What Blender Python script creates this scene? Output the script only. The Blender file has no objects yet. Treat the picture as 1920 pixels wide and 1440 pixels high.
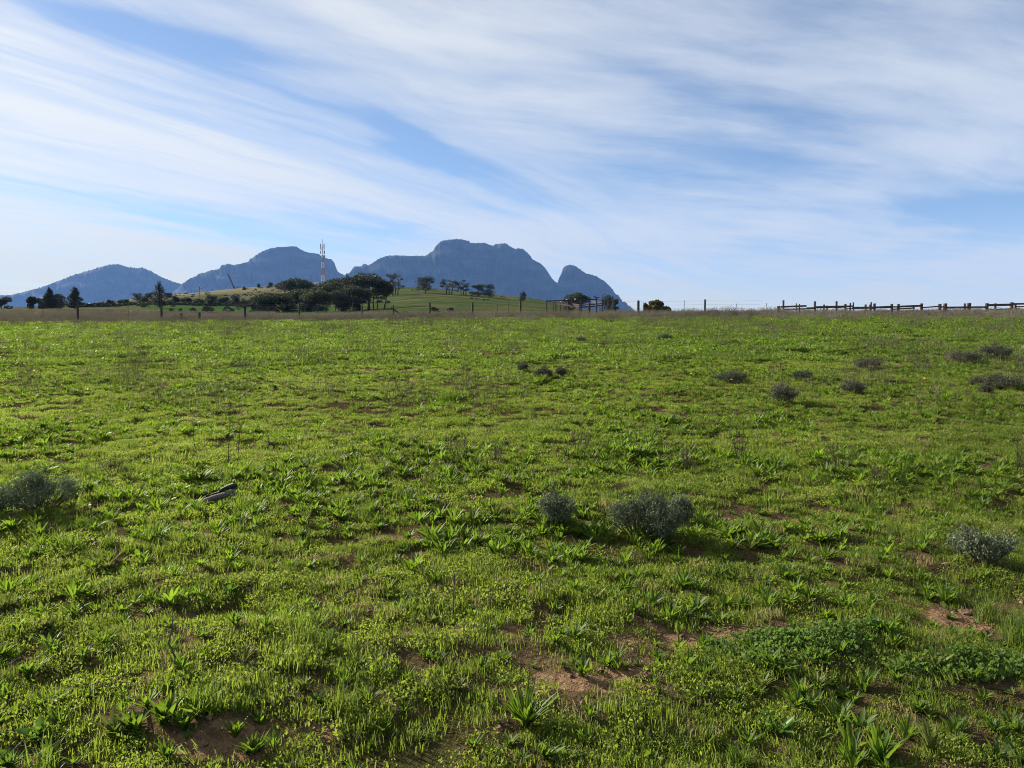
import bpy, math, random
import numpy as np
from mathutils import Vector, Matrix
SC = bpy.context.scene
COL = SC.collection
RNG = np.random.default_rng(7)
R = random.Random(11)
# ------------------------------------------------------------------ camera model (pixels of the 1920 x 1440 photograph)
F = 1331.0
HOR = 650.0                      # row of the true horizon
PITCH = math.atan((720 - HOR) / F)
CP, SP = math.cos(PITCH), math.sin(PITCH)
EYE = 1.6
def at(px, py, Y):
    u, v = (px - 960) / F, (720 - py) / F
    t = Y / (CP + v * SP)
    return Vector((u * t, Y, EYE + (-SP + v * CP) * t))
def tanel(py):
    v = (720 - py) / F
    return (-SP + v * CP) / (CP + v * SP)

# ------------------------------------------------------------------ noise
def _h(ix, iy, s):
    n = np.sin(ix * 127.1 + iy * 311.7 + s * 74.7) * 43758.5453
    return n - np.floor(n)
def vnoise(x, y, s=0):
    x = np.asarray(x, float); y = np.asarray(y, float)
    ix, iy = np.floor(x), np.floor(y)
    fx, fy = x - ix, y - iy
    fx = fx * fx * (3 - 2 * fx); fy = fy * fy * (3 - 2 * fy)
    a = _h(ix, iy, s); b = _h(ix + 1, iy, s); c = _h(ix, iy + 1, s); d = _h(ix + 1, iy + 1, s)
    return (a * (1 - fx) + b * fx) * (1 - fy) + (c * (1 - fx) + d * fx) * fy
def fbm(x, y, s=0, o=4):
    t = 0; a = .5
    for k in range(o):
        t = t + a * vnoise(x * 2 ** k + 17.3 * k, y * 2 ** k - 9.1 * k, s + k); a *= .5
    return t / (1 - .5 ** o)
def sstep(a, b, x):
    t = np.clip((np.asarray(x, float) - a) / (b - a), 0, 1)
    return t * t * (3 - 2 * t)

# ------------------------------------------------------------------ terrain: rows seen at each distance, for a few bearings
TC = [-1500, -400, 0, 150, 300, 480, 650, 800, 1000, 1100, 1200, 1500, 1920, 2500, 3400]
TD = {
 45:   [604, 604, 603, 603, 602, 600, 599, 597, 596, 595, 594, 592, 592, 592, 592],
 60:   [600, 600, 599, 598, 598, 597, 596, 595, 594, 593.5, 593, 591, 591, 591, 591],
 100:  [590, 590, 590, 588, 591, 592, 593, 588, 590, 592, 596, 597, 598, 598, 598],
 150:  [584, 584, 580, 579, 585, 587, 588, 580, 584, 592, 600, 602, 603, 603, 603],
 220:  [584, 583, 577, 576, 572, 578, 580, 566, 574, 586, 604, 606, 607, 607, 607],
 300:  [586, 584, 577, 574, 562, 556, 560, 546, 562, 580, 606, 608, 609, 609, 609],
 420:  [592, 590, 579, 571, 554, 535, 533, 538, 558, 580, 608, 612, 612, 612, 612],
 520:  [600, 596, 588, 581, 566, 548, 545, 550, 572, 592, 612, 616, 616, 616, 616],
 900:  [612, 610, 606, 604, 602, 600, 600, 602, 606, 612, 618, 622, 622, 622, 622],
 2000: [620, 618, 612, 610, 610, 610, 610, 610, 610, 614, 620, 628, 628, 628, 628],
 9000: [645, 645, 645, 645, 645, 645, 645, 645, 645, 645, 645, 645, 645, 645, 645],
}
GPX = np.arange(-1500, 3401, 10.0)
GLD = np.linspace(math.log(45), math.log(9000), 200)
def _table():
    ds = sorted(TD); lds = np.log(ds)
    T = np.array([[tanel(p) for p in np.interp(GPX, TC, TD[d])] for d in ds])
    G = np.array([np.interp(GLD, lds, T[:, i]) for i in range(len(GPX))])
    k = np.array([1, 2, 3, 2, 1.]) / 9
    for _ in range(6):
        P = np.pad(G, ((4, 4), (0, 0)), 'edge')
        G = sum(w * P[2 + j: 2 + j + len(GPX)] for j, w in enumerate(k))
    e0 = G[:, 0].copy()
    P = np.pad(G, ((0, 0), (2, 2)), 'edge')
    for _ in range(2):
        G = sum(w * P[:, j: j + len(GLD)] for j, w in enumerate(k)); P = np.pad(G, ((0, 0), (2, 2)), 'edge')
    return G
GT = _table()
def column_of(x, y):
    return np.clip(960 + F / CP * np.asarray(x, float) / np.maximum(y, 1.0), -1500, 3400)
def _lookup(px, d):
    i = np.clip((px + 1500) / 10, 0, len(GPX) - 1.001); j = np.clip((np.log(d) - GLD[0]) / (GLD[1] - GLD[0]), 0, len(GLD) - 1.001)
    i0 = i.astype(int); j0 = j.astype(int); a = i - i0; b = j - j0
    return (GT[i0, j0] * (1 - a) + GT[i0 + 1, j0] * a) * (1 - b) + (GT[i0, j0 + 1] * (1 - a) + GT[i0 + 1, j0 + 1] * a) * b
def base_h(x, y):
    x = np.atleast_1d(np.asarray(x, float)); y = np.atleast_1d(np.asarray(y, float))
    px = column_of(x, y); d = np.clip(y, 45, 9000)
    e = _lookup(px, d)
    return np.where(y < 45, y * (EYE + e * 45) / 45, EYE + e * d)
def gz(x, y):
    return float(base_h(x, y)[0])
def gp(px, py):
    """Where the ray through a pixel meets the ground of the field."""
    lo, hi = .8, 60.0
    for _ in range(40):
        m = math.sqrt(lo * hi); p = at(px, py, m)
        if p.z > gz(p.x, p.y): lo = m
        else: hi = m
    p = at(px, py, m); p.z = gz(p.x, p.y)
    return p

# bare soil in the field: patches (centre pixel, half sizes in pixels, strength)
SOIL = [(520, 1372, 150, 30, 1), (360, 1412, 130, 26, 1), (1090, 1275, 120, 20, 1), (760, 1318, 150, 20, .9), (1810, 1146, 100, 18, 1),
        (850, 1000, 330, 20, .8), (700, 1035, 240, 16, .8), (1480, 965, 330, 18, .75), (1330, 1190, 230, 20, .7), (1640, 1008, 260, 16, .7),
        (450, 1045, 260, 18, .7), (180, 1050, 160, 12, .7), (1060, 1020, 130, 20, .9), (880, 1180, 140, 14, .5), (1680, 1170, 150, 18, .8),
        (330, 1150, 120, 16, .5), (1330, 940, 90, 12, .6), (1790, 765, 60, 7, .8), (1770, 676, 26, 4, .9), (560, 885, 200, 10, .5),
        (160, 905, 160, 10, .6), (920, 930, 140, 10, .4), (1600, 1380, 90, 14, .4), (1480, 1390, 60, 12, .4), (1200, 1120, 120, 10, .5)]
SOILG = []
for (a, b, c, d, s) in SOIL:
    g = gp(a, b)
    SOILG.append((g.x, g.y, c * g.y / F, .8 * d * g.y * g.y / (EYE * F), s * (.45 if b < 1100 else 1.6)))
def soil(x, y):
    x = np.asarray(x, float); y = np.asarray(y, float)
    m = np.zeros_like(x)
    for (a, b, c, d, s) in SOILG:
        m = np.maximum(m, s * np.exp(-((x - a) / c) ** 2 - ((y - b) / d) ** 2))
    n = fbm(x * 2.2, y * 2.2, 3, 4)
    w = fbm(x * .3, y * 1.9, 9, 3)
    m = m * (.1 + 1.25 * sstep(.3, .7, n)) + 0.3 * sstep(.62, .82, w) * n + .35 * sstep(.5, .75, fbm(x * 5.5, y * 5.5, 13, 2)) * m
    return np.clip(m, 0, 1)
LUSH = [(960, 1000, 1000, 38, .4), (1000, 1125, 330, 40, .4), (1620, 1110, 330, 60, .3), (480, 1085, 480, 24, -.6), (1420, 1062, 300, 18, -.4), (240, 1200, 240, 60, -.35), (1500, 1330, 400, 60, -.3), (330, 1370, 200, 40, .4), (700, 1280, 300, 40, .25),
        (400, 850, 400, 24, -.35), (1100, 820, 500, 20, -.3), (1500, 870, 300, 30, .25), (600, 930, 300, 20, .2), (1700, 1430, 200, 30, .5), (1050, 1400, 200, 30, .2)]
LUSHG = []
for (a, b, c, d, s) in LUSH:
    g = gp(a, min(b, 1438)); LUSHG.append((g.x, g.y, c * g.y / F, d * g.y * g.y / (EYE * F), s))
def lush(x, y):
    x = np.asarray(x, float); y = np.asarray(y, float); m = np.zeros_like(x)
    for (a, b, c, d, s) in LUSHG: m = m + s * np.exp(-((x - a) / c) ** 2 - ((y - b) / d) ** 2)
    return np.clip(m + fbm(x * .75, y * 1.1, 21, 4) * 2.8 - 1.0, 0, 1)
def micro(x, y):
    d = np.hypot(x, y); w = 1 - sstep(20, 60, d)
    s = soil(x, y)
    return w * (.10 * (fbm(x * .9, y * 1.6, 31, 3) - .5) + .085 * (fbm(x * 3.6, y * 4.6, 33, 3) - .5) * (1 - .3 * s) - .02 * s + s * .03 * (fbm(x * 14, y * 14, 36, 2) - .5))
def field_h(x, y):
    return base_h(x, y) + micro(np.asarray(x, float), np.asarray(y, float))
def fz(x, y):
    return float(field_h(np.array([x]), np.array([y]))[0])

# ------------------------------------------------------------------ mesh helpers
def tag(o, label=None, cat=None, group=None, kind=None):
    if label: o['label'] = label
    if cat: o['category'] = cat
    if group: o['group'] = group
    if kind: o['kind'] = kind
    return o
def empty(name, loc, label, cat, group=None):
    o = bpy.data.objects.new(name, None); COL.objects.link(o); o.location = loc; o.empty_display_size = .2
    return tag(o, label, cat, group)
class MB:
    """Collects shapes, then links them as ONE mesh object."""
    def __init__(s): s.v = []; s.f = []; s.n = 0
    def add(s, v, f):
        s.v.append(np.asarray(v, float).reshape(-1, 3)); s.f += [tuple(i + s.n for i in q) for q in f]; s.n += len(s.v[-1]); return s
    def tube(s, pts, rad, sides=6, cap=True):
        pts = [Vector(p) for p in pts]; n = len(pts)
        if not hasattr(rad, '__len__'): rad = [rad] * n
        v = []; f = []
        for i, p in enumerate(pts):
            d = (pts[min(i + 1, n - 1)] - pts[max(i - 1, 0)]).normalized()
            a = d.cross(Vector((0, 0, 1)) if abs(d.z) < .9 else Vector((1, 0, 0))).normalized(); b = d.cross(a)
            for k in range(sides):
                t = 2 * math.pi * k / sides
                v.append(p + (a * math.cos(t) + b * math.sin(t)) * rad[i])
        for i in range(n - 1):
            for k in range(sides):
                f.append((i * sides + k, i * sides + (k + 1) % sides, (i + 1) * sides + (k + 1) % sides, (i + 1) * sides + k))
        if cap:
            f.append(tuple(range(sides))[::-1]); f.append(tuple((n - 1) * sides + k for k in range(sides)))
        return s.add([tuple(p) for p in v], f)
    def beam(s, a, b, w, h, up=(0, 0, 1), jit=0):
        a, b = Vector(a), Vector(b); d = (b - a).normalized()
        r = d.cross(Vector(up)) 
        if r.length < 1e-3: r = d.cross(Vector((0, 1, 0)))
        r.normalize(); u = r.cross(d)
        v = []
        c = min(w, h) * .18
        for p in (a, b):
            j = [R.uniform(-jit, jit) for _ in range(8)]
            q = [(-w / 2 + c, -h / 2), (w / 2 - c, -h / 2), (w / 2, -h / 2 + c), (w / 2, h / 2 - c), (w / 2 - c, h / 2), (-w / 2 + c, h / 2), (-w / 2, h / 2 - c), (-w / 2, -h / 2 + c)]
            for i, (x, y) in enumerate(q): v.append(tuple(p + r * x + u * y + d * j[i]))
        f = [(i, (i + 1) % 8, 8 + (i + 1) % 8, 8 + i) for i in range(8)] + [tuple(range(8))[::-1], tuple(range(8, 16))]
        return s.add(v, f)
    def box(s, c, sx, sy, sz):
        v = [(c[0] + a * sx / 2, c[1] + b * sy / 2, c[2] + d * sz / 2) for a in (-1, 1) for b in (-1, 1) for d in (-1, 1)]
        return s.add(v, [(0, 1, 3, 2), (4, 6, 7, 5), (0, 4, 5, 1), (2, 3, 7, 6), (0, 2, 6, 4), (1, 5, 7, 3)])
    def mesh(s, name, mat, smooth=False):
        me = bpy.data.meshes.new(name)
        v = np.concatenate(s.v) if s.v else np.zeros((0, 3))
        me.from_pydata(v.tolist(), [], s.f); me.materials.append(mat)
        if smooth: me.polygons.foreach_set('use_smooth', [True] * len(me.polygons))
        me.update(); return me
    def build(s, name, mat, parent=None, loc=None, smooth=False):
        o = bpy.data.objects.new(name, s.mesh(name, mat, smooth)); COL.objects.link(o)
        if loc is not None: o.location = loc
        if parent is not None: o.parent = parent
        return o
def quads_mesh(name, V, mat):
    """V: (n, 4, 3) leaf quads -> mesh, quickly."""
    n = len(V); me = bpy.data.meshes.new(name)
    me.vertices.add(n * 4); me.vertices.foreach_set('co', V.reshape(-1))
    me.loops.add(n * 4); me.loops.foreach_set('vertex_index', np.arange(n * 4))
    me.polygons.add(n); me.polygons.foreach_set('loop_start', np.arange(n) * 4)
    me.update(calc_edges=True); me.materials.append(mat); return me
def leaf_quads(P, size, rng, aspect=.55, up=None):
    """Random diamond shaped leaves at points P."""
    n = len(P)
    a = rng.normal(size=(n, 3)); 
    if up is not None: a = a * (1 - up) + np.array([0, 0, 1]) * up * 1.6
    a /= np.linalg.norm(a, axis=1, keepdims=True)
    b = np.cross(a, rng.normal(size=(n, 3))); b /= np.linalg.norm(b, axis=1, keepdims=True) + 1e-9
    s = (size * rng.uniform(.6, 1.4, n))[:, None]
    return np.stack([P - a * s * .5, P + b * s * aspect * .5, P + a * s * .5, P - b * s * aspect * .5], 1)

# ------------------------------------------------------------------ materials
def new_mat(name):
    m = bpy.data.materials.new(name); m.use_nodes = True; nt = m.node_tree; nt.nodes.clear()
    return m, nt, nt.nodes.new('ShaderNodeOutputMaterial')
def N(nt, t, **kw):
    n = nt.nodes.new(t)
    for k, v in kw.items():
        if k in n.inputs: n.inputs[k].default_value = v
        else: setattr(n, k, v)
    return n
def noise(nt, scale, detail=4, rough=.55, vec=None, dist=0):
    n = N(nt, 'ShaderNodeTexNoise', Scale=scale, Detail=detail, Roughness=rough, Distortion=dist)
    if vec is not None: nt.links.new(vec, n.inputs['Vector'])
    return n.outputs['Fac']
def ramp(nt, fac, stops, interp='LINEAR'):
    r = N(nt, 'ShaderNodeValToRGB'); r.color_ramp.interpolation = interp
    e = r.color_ramp.elements
    while len(e) < len(stops): e.new(.5)
    for el, (p, c) in zip(e, stops):
        el.position = p; el.color = c if len(c) == 4 else (*c, 1)
    nt.links.new(fac, r.inputs['Fac']); return r.outputs['Color']
def mixc(nt, fac, a, b, mode='MIX'):
    m = N(nt, 'ShaderNodeMix', data_type='RGBA', blend_type=mode)
    for sock, val in ((m.inputs[0], fac), (m.inputs[6], a), (m.inputs[7], b)):
        if isinstance(val, bpy.types.NodeSocket): nt.links.new(val, sock)
        elif isinstance(val, (int, float)): sock.default_value = val
        else: sock.default_value = (*val, 1) if len(val) == 3 else val
    return m.outputs[2]
def mth(nt, op, a, b=0.0, c=None, clamp=False):
    m = N(nt, 'ShaderNodeMath', operation=op, use_clamp=clamp)
    for sock, val in zip(m.inputs, (a, b) if c is None else (a, b, c)):
        if isinstance(val, bpy.types.NodeSocket): nt.links.new(val, sock)
        else: sock.default_value = val
    return m.outputs[0]
def leaf_mat(name, dark, light, trans, tfac=.45, rough=.5, spec=.35, patch=.5, yellow=None):
    """Two sided leaf: varies per plant and, slowly, over the ground."""
    m, nt, out = new_mat(name)
    pos = N(nt, 'ShaderNodeNewGeometry').outputs['Position']
    rnd = N(nt, 'ShaderNodeObjectInfo').outputs['Random']
    n1 = noise(nt, patch, 4, .6, pos); n2 = noise(nt, 18, 2, .5, pos)
    f = mth(nt, 'MULTIPLY_ADD', n1, 2.5, -1.0); f = mth(nt, 'MULTIPLY_ADD', rnd, .45, f); f = mth(nt, 'MULTIPLY_ADD', n2, .5, mth(nt, 'SUBTRACT', f, .25), clamp=True)
    c = mixc(nt, f, dark, light)
    t = mixc(nt, f, tuple(x * .6 for x in trans), trans)
    if yellow:
        y = mth(nt, 'GREATER_THAN', rnd, .93); c = mixc(nt, y, c, yellow); t = mixc(nt, y, t, yellow)
    p = N(nt, 'ShaderNodeBsdfPrincipled', Roughness=rough); p.inputs['Specular IOR Level'].default_value = spec
    nt.links.new(c, p.inputs['Base Color'])
    tr = N(nt, 'ShaderNodeBsdfTranslucent'); nt.links.new(t, tr.inputs['Color'])
    mx = N(nt, 'ShaderNodeMixShader', Fac=tfac)
    nt.links.new(p.outputs[0], mx.inputs[1]); nt.links.new(tr.outputs[0], mx.inputs[2]); nt.links.new(mx.outputs[0], out.inputs['Surface'])
    return m
def solid_mat(name, a, b, scale=8, rough=.8, bump=.3, stretch=None, metal=0):
    m, nt, out = new_mat(name)
    tc = N(nt, 'ShaderNodeTexCoord').outputs['Object']
    if stretch:
        mp = N(nt, 'ShaderNodeMapping'); mp.inputs['Scale'].default_value = stretch; nt.links.new(tc, mp.inputs['Vector']); tc = mp.outputs[0]
    n = noise(nt, scale, 5, .6, tc)
    c = ramp(nt, n, [(.3, a), (.7, b)])
    p = N(nt, 'ShaderNodeBsdfPrincipled', Roughness=rough, Metallic=metal); p.inputs['Specular IOR Level'].default_value = .25
    nt.links.new(c, p.inputs['Base Color'])
    bp = N(nt, 'ShaderNodeBump', Strength=bump, Distance=.02); nt.links.new(n, bp.inputs['Height']); nt.links.new(bp.outputs[0], p.inputs['Normal'])
    nt.links.new(p.outputs[0], out.inputs['Surface']); return m
M = {}
M['cover'] = leaf_mat('fine_cover', (.048, .076, .014), (.125, .158, .028), (.34, .435, .042), .47, .55, .2, .45)
M['far'] = leaf_mat('upper_meadow_cover', (.040, .068, .012), (.095, .132, .020), (.21, .31, .025), .44, .55, .2, .3)
M['far_blade'] = leaf_mat('upper_meadow_blade', (.042, .068, .014), (.10, .125, .026), (.20, .28, .03), .44, .55, .2, .3, (.24, .21, .10))
M['blade'] = leaf_mat('grass_blade', (.048, .078, .014), (.115, .150, .026), (.30, .40, .040), .47, .5, .2, .45, (.28, .24, .09))
M['tuft'] = leaf_mat('tuft_blade', (.042, .074, .014), (.10, .135, .025), (.24, .34, .035), .46, .55, .15, .45)
M['weed'] = leaf_mat('weed_leaf', (.036, .072, .010), (.084, .132, .016), (.22, .35, .022), .46, .5, .2, .7, (.13, .15, .03))
M['dock'] = leaf_mat('dock_leaf', (.03, .08, .014), (.06, .125, .022), (.13, .27, .025), .38, .42, .3, .9)
M['nettle'] = leaf_mat('low_patch_leaf', (.055, .10, .022), (.10, .155, .035), (.20, .33, .04), .4, .65, .12, 2.0)
M['shrub'] = leaf_mat('grey_shrub_leaf', (.070, .090, .052), (.150, .178, .105), (.13, .17, .08), .28, .7, .15, 3.0)
M['shrub_dark'] = leaf_mat('dark_shrub_leaf', (.042, .042, .028), (.085, .085, .058), (.06, .07, .04), .2, .7, .2, 3.0)
M['twig'] = solid_mat('dry_twig', (.055, .048, .03), (.12, .10, .065), 20, .85, .2)
M['dead'] = leaf_mat('dead_stalk', (.092, .084, .060), (.20, .18, .13), (.17, .15, .09), .2, .8, .1, .12)
M['olive_stalk'] = leaf_mat('olive_stalk', (.06, .055, .03), (.11, .09, .055), (.1, .1, .03), .2, .7, .2, .3)
M['pine'] = leaf_mat('pine_needles', (.014, .021, .009), (.048, .058, .022), (.055, .07, .016), .18, .7, .2, .25)
M['cypress'] = leaf_mat('conifer_needles', (.010, .017, .010), (.030, .042, .020), (.03, .045, .012), .15, .7, .2, .3)
M['broad'] = leaf_mat('bushy_leaf', (.02, .027, .014), (.06, .066, .034), (.06, .07, .02), .18, .65, .25, .25)
M['autumn'] = leaf_mat('yellowing_leaf', (.05, .05, .02), (.14, .11, .03), (.16, .12, .03), .25, .65, .2, 1.5)
M['scrub'] = leaf_mat('hill_scrub', (.02, .025, .013), (.07, .068, .038), (.05, .06, .02), .15, .75, .15, .1)
M['bark'] = solid_mat('bark', (.035, .027, .022), (.085, .065, .052), 3, .9, .5, (3, 3, .6))
M['wood'] = solid_mat('weathered_timber', (.035, .024, .021), (.085, .060, .050), 6, .85, .4, (2, 2, .5))
M['wood_dark'] = solid_mat('dark_post_wood', (.022, .018, .017), (.06, .05, .045), 8, .85, .4, (3, 3, .5))
M['log_grey'] = solid_mat('grey_dead_wood', (.05, .046, .038), (.19, .175, .14), 45, .85, .6, (1, 6, 6))
M['log_dark'] = solid_mat('charred_wood', (.012, .010, .010), (.035, .03, .028), 12, .6, .6, (1, 5, 5))
M['wire'] = solid_mat('rusty_wire', (.10, .09, .085), (.2, .18, .17), 5, .6, .1, None, .4)
M['red'] = solid_mat('mast_red_hazed', (.27, .115, .085), (.35, .15, .11), .5, .6, .05)  # red greyed down: fading through distant haze is mixed into the paint
M['white'] = solid_mat('mast_white', (.38, .375, .36), (.50, .49, .47), .5, .6, .05)
M['grey'] = solid_mat('antenna_grey', (.30, .31, .33), (.44, .45, .47), 1, .5, .05)
M['steel'] = solid_mat('dark_steel', (.05, .05, .055), (.10, .10, .11), 1, .5, .05)
M['plaster'] = solid_mat('white_plaster', (.6, .59, .56), (.75, .74, .70), 2, .85, .1)
M['tin'] = solid_mat('tin_roof', (.28, .28, .29), (.42, .42, .43), 1, .5, .1)
M['earth'] = solid_mat('earth_crumb', (.085, .052, .032), (.20, .12, .07), 40, .95, .5)
M['straw'] = leaf_mat('straw', (.20, .16, .08), (.42, .36, .20), (.3, .25, .12), .3, .7, .15, 2)
M['flower'] = leaf_mat('yellow_petals', (.75, .62, .02), (.85, .75, .05), (.8, .7, .03), .35, .6, .2, 2)

# ------------------------------------------------------------------ ground: one sheet out to the horizon
def zone_colour(x, y):
    px = column_of(x, y); d = y
    s = soil(x, y)
    n = fbm(x * .5, y * .5, 41, 3)
    def mix(a, b, t): return a * (1 - t[:, None]) + b * t[:, None]
    A = lambda *c: np.array(c)[None, :]
    brown = A(.175, .112, .066) * (.75 + .5 * fbm(x * 5, y * 5, 44, 3))[:, None]
    green = mix(np.repeat(A(.075, .055, .030), len(x), 0), np.repeat(A(.060, .055, .022), len(x), 0), sstep(.45, .65, fbm(x * 2.5, y * 2.5, 47, 3))) * (.7 + .6 * n)[:, None]  # ground under the plants coloured dark, standing in for shade in the gaps
    c = mix(green, brown, sstep(.18, .5, s) * (1 - .75 * sstep(14, 35, d)))
    # dry, brown strip along and beyond the fence
    dry = mix(np.repeat(A(.09, .082, .058), len(x), 0), np.repeat(A(.15, .135, .098), len(x), 0), fbm(x * .2, y * .2, 46, 4))
    c = mix(c, dry, sstep(43, 50, d))
    # hill: green pasture with dry stripes
    hg = mix(np.repeat(A(.046, .068, .020), len(x), 0), np.repeat(A(.092, .088, .046), len(x), 0), sstep(.38, .68, fbm(x * .09, d * .12, 51, 5)))
    hd = mix(np.repeat(A(.10, .094, .052), len(x), 0), np.repeat(A(.046, .048, .023), len(x), 0), sstep(.4, .7, fbm(x * .10, d * .07, 52, 5)))
    left = 1 - sstep(560, 720, px)
    hill = mix(hg, hd, left * sstep(235, 260, d) * .92)
    stripe = .5 + .5 * np.sin((d * .8 + x * .45 + 8 * fbm(x * .03, d * .03, 58, 2)) * .55)
    hill = mix(hill, np.repeat(A(.022, .040, .011), len(x), 0), (1 - left) * stripe * .45)
    strip = sstep(255, 300, px) * (1 - sstep(600, 680, px)) * sstep(105, 125, d) * (1 - sstep(230, 245, d))
    hill = mix(hill, np.repeat(A(.035, .085, .016), len(x), 0), strip * (.6 + .4 * n))
    pale = sstep(150, 230, px) * (1 - sstep(480, 540, px)) * sstep(330, 390, d)
    hill = mix(hill, np.repeat(A(.22, .20, .13), len(x), 0), pale * .5)
    beyond = np.where(px < 300, sstep(150, 185, d), sstep(72, 110, d))
    c = mix(c, hill, beyond)
    c = mix(c, np.repeat(A(.05, .07, .03), len(x), 0), sstep(700, 1200, d))
    return c
def build_ground():
    th = np.concatenate([np.linspace(-180, -54, 64)[:-1], np.linspace(-54, 54, 560), np.linspace(54, 180, 64)[1:-1]])
    th = np.radians(th); nt_ = len(th)
    r = [0.6]
    while r[-1] < 60: r.append(r[-1] * 1.0125)
    while r[-1] < 900: r.append(r[-1] * 1.02)
    while r[-1] < 8000: r.append(r[-1] * 1.1)
    r = np.array(r); nr = len(r)
    X = np.outer(r, np.sin(th)).ravel(); Y = np.outer(r, np.cos(th)).ravel()
    Z = field_h(X, Y)
    far = np.hypot(X, Y)
    Z += sstep(60, 140, far) * .5 * (fbm(X * .06, Y * .06, 61, 3) - .5)
    V = np.concatenate([np.stack([X, Y, Z], 1), [[0, 0, 0]]])
    i, j = np.meshgrid(np.arange(nr - 1), np.arange(nt_), indexing='ij'); k = (j + 1) % nt_
    Fq = np.stack([i * nt_ + j, (i + 1) * nt_ + j, (i + 1) * nt_ + k, i * nt_ + k], -1).reshape(-1, 4)[:, ::-1]
    me = bpy.data.meshes.new('ground')
    c0 = len(V) - 1; jj = np.arange(nt_); tri = np.stack([np.full(nt_, c0), (jj + 1) % nt_, jj], 1)
    nl = len(Fq) * 4 + nt_ * 3
    me.vertices.add(len(V)); me.vertices.foreach_set('co', V.ravel())
    me.loops.add(nl); me.loops.foreach_set('vertex_index', np.concatenate([Fq.ravel(), tri.ravel()]))
    me.polygons.add(len(Fq) + nt_)
    me.polygons.foreach_set('loop_start', np.concatenate([np.arange(len(Fq)) * 4, len(Fq) * 4 + np.arange(nt_) * 3]))
    me.polygons.foreach_set('use_smooth', [True] * (len(Fq) + nt_))
    me.update(calc_edges=True)
    col = np.ones((len(V), 4)); col[:-1, :3] = zone_colour(X, Y); col[-1, :3] = (.1, .09, .04)
    at_ = me.color_attributes.new('zone', 'FLOAT_COLOR', 'POINT'); at_.data.foreach_set('color', col.ravel())
    m, nt, out = new_mat('field_soil')
    vc = N(nt, 'ShaderNodeAttribute', attribute_name='zone').outputs['Color']
    pos = N(nt, 'ShaderNodeNewGeometry').outputs['Position']
    n1 = noise(nt, 40, 4, .65, pos); n2 = noise(nt, .45, 5, .7, pos)
    c = mixc(nt, 1.0, vc, ramp(nt, n1, [(.3, (.6, .58, .55)), (.7, (1.3, 1.3, 1.3))]), 'MULTIPLY')
    c = mixc(nt, 1.0, c, ramp(nt, n2, [(.3, (.72, .75, .7)), (.7, (1.25, 1.22, 1.2))]), 'MULTIPLY')
    p = N(nt, 'ShaderNodeBsdfPrincipled', Roughness=1.0); p.inputs['Specular IOR Level'].default_value = 0.0
    nt.links.new(c, p.inputs['Base Color'])
    b1 = N(nt, 'ShaderNodeBump', Strength=1.0, Distance=.035); nt.links.new(n1, b1.inputs['Height'])
    b2 = N(nt, 'ShaderNodeBump', Strength=.6, Distance=.5); nt.links.new(n2, b2.inputs['Height']); nt.links.new(b1.outputs[0], b2.inputs['Normal'])
    nt.links.new(b2.outputs[0], p.inputs['Normal']); nt.links.new(p.outputs[0], out.inputs['Surface'])
    me.materials.append(m)
    o = bpy.data.objects.new('ground', me); COL.objects.link(o)
    tag(o, 'sloping green meadow with bare brown soil showing between the weeds', 'ground', kind='structure')
build_ground()

# ------------------------------------------------------------------ mountains, from their skylines
def mountain_mat():
    m, nt, out = new_mat('mountain_rock')
    pos = N(nt, 'ShaderNodeNewGeometry').outputs['Position']
    mp = N(nt, 'ShaderNodeMapping'); mp.inputs['Scale'].default_value = (.006, .006, .02); nt.links.new(pos, mp.inputs['Vector'])
    n1 = noise(nt, 1, 6, .65, mp.outputs[0]); n2 = noise(nt, .03, 5, .7, pos)
    c = ramp(nt, n1, [(.36, (.012, .015, .010)), (.52, (.028, .029, .022)), (.66, (.085, .075, .066))])
    c = mixc(nt, .5, c, ramp(nt, n2, [(.3, (.013, .017, .010)), (.7, (.05, .044, .036))]))
    p = N(nt, 'ShaderNodeBsdfPrincipled', Roughness=.95); p.inputs['Specular IOR Level'].default_value = .05
    nt.links.new(c, p.inputs['Base Color'])
    b = N(nt, 'ShaderNodeBump', Strength=.8, Distance=14); nt.links.new(n2, b.inputs['Height']); nt.links.new(b.outputs[0], p.inputs['Normal'])
    nt.links.new(p.outputs[0], out.inputs['Surface']); return m
MOUNT = mountain_mat()
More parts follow.
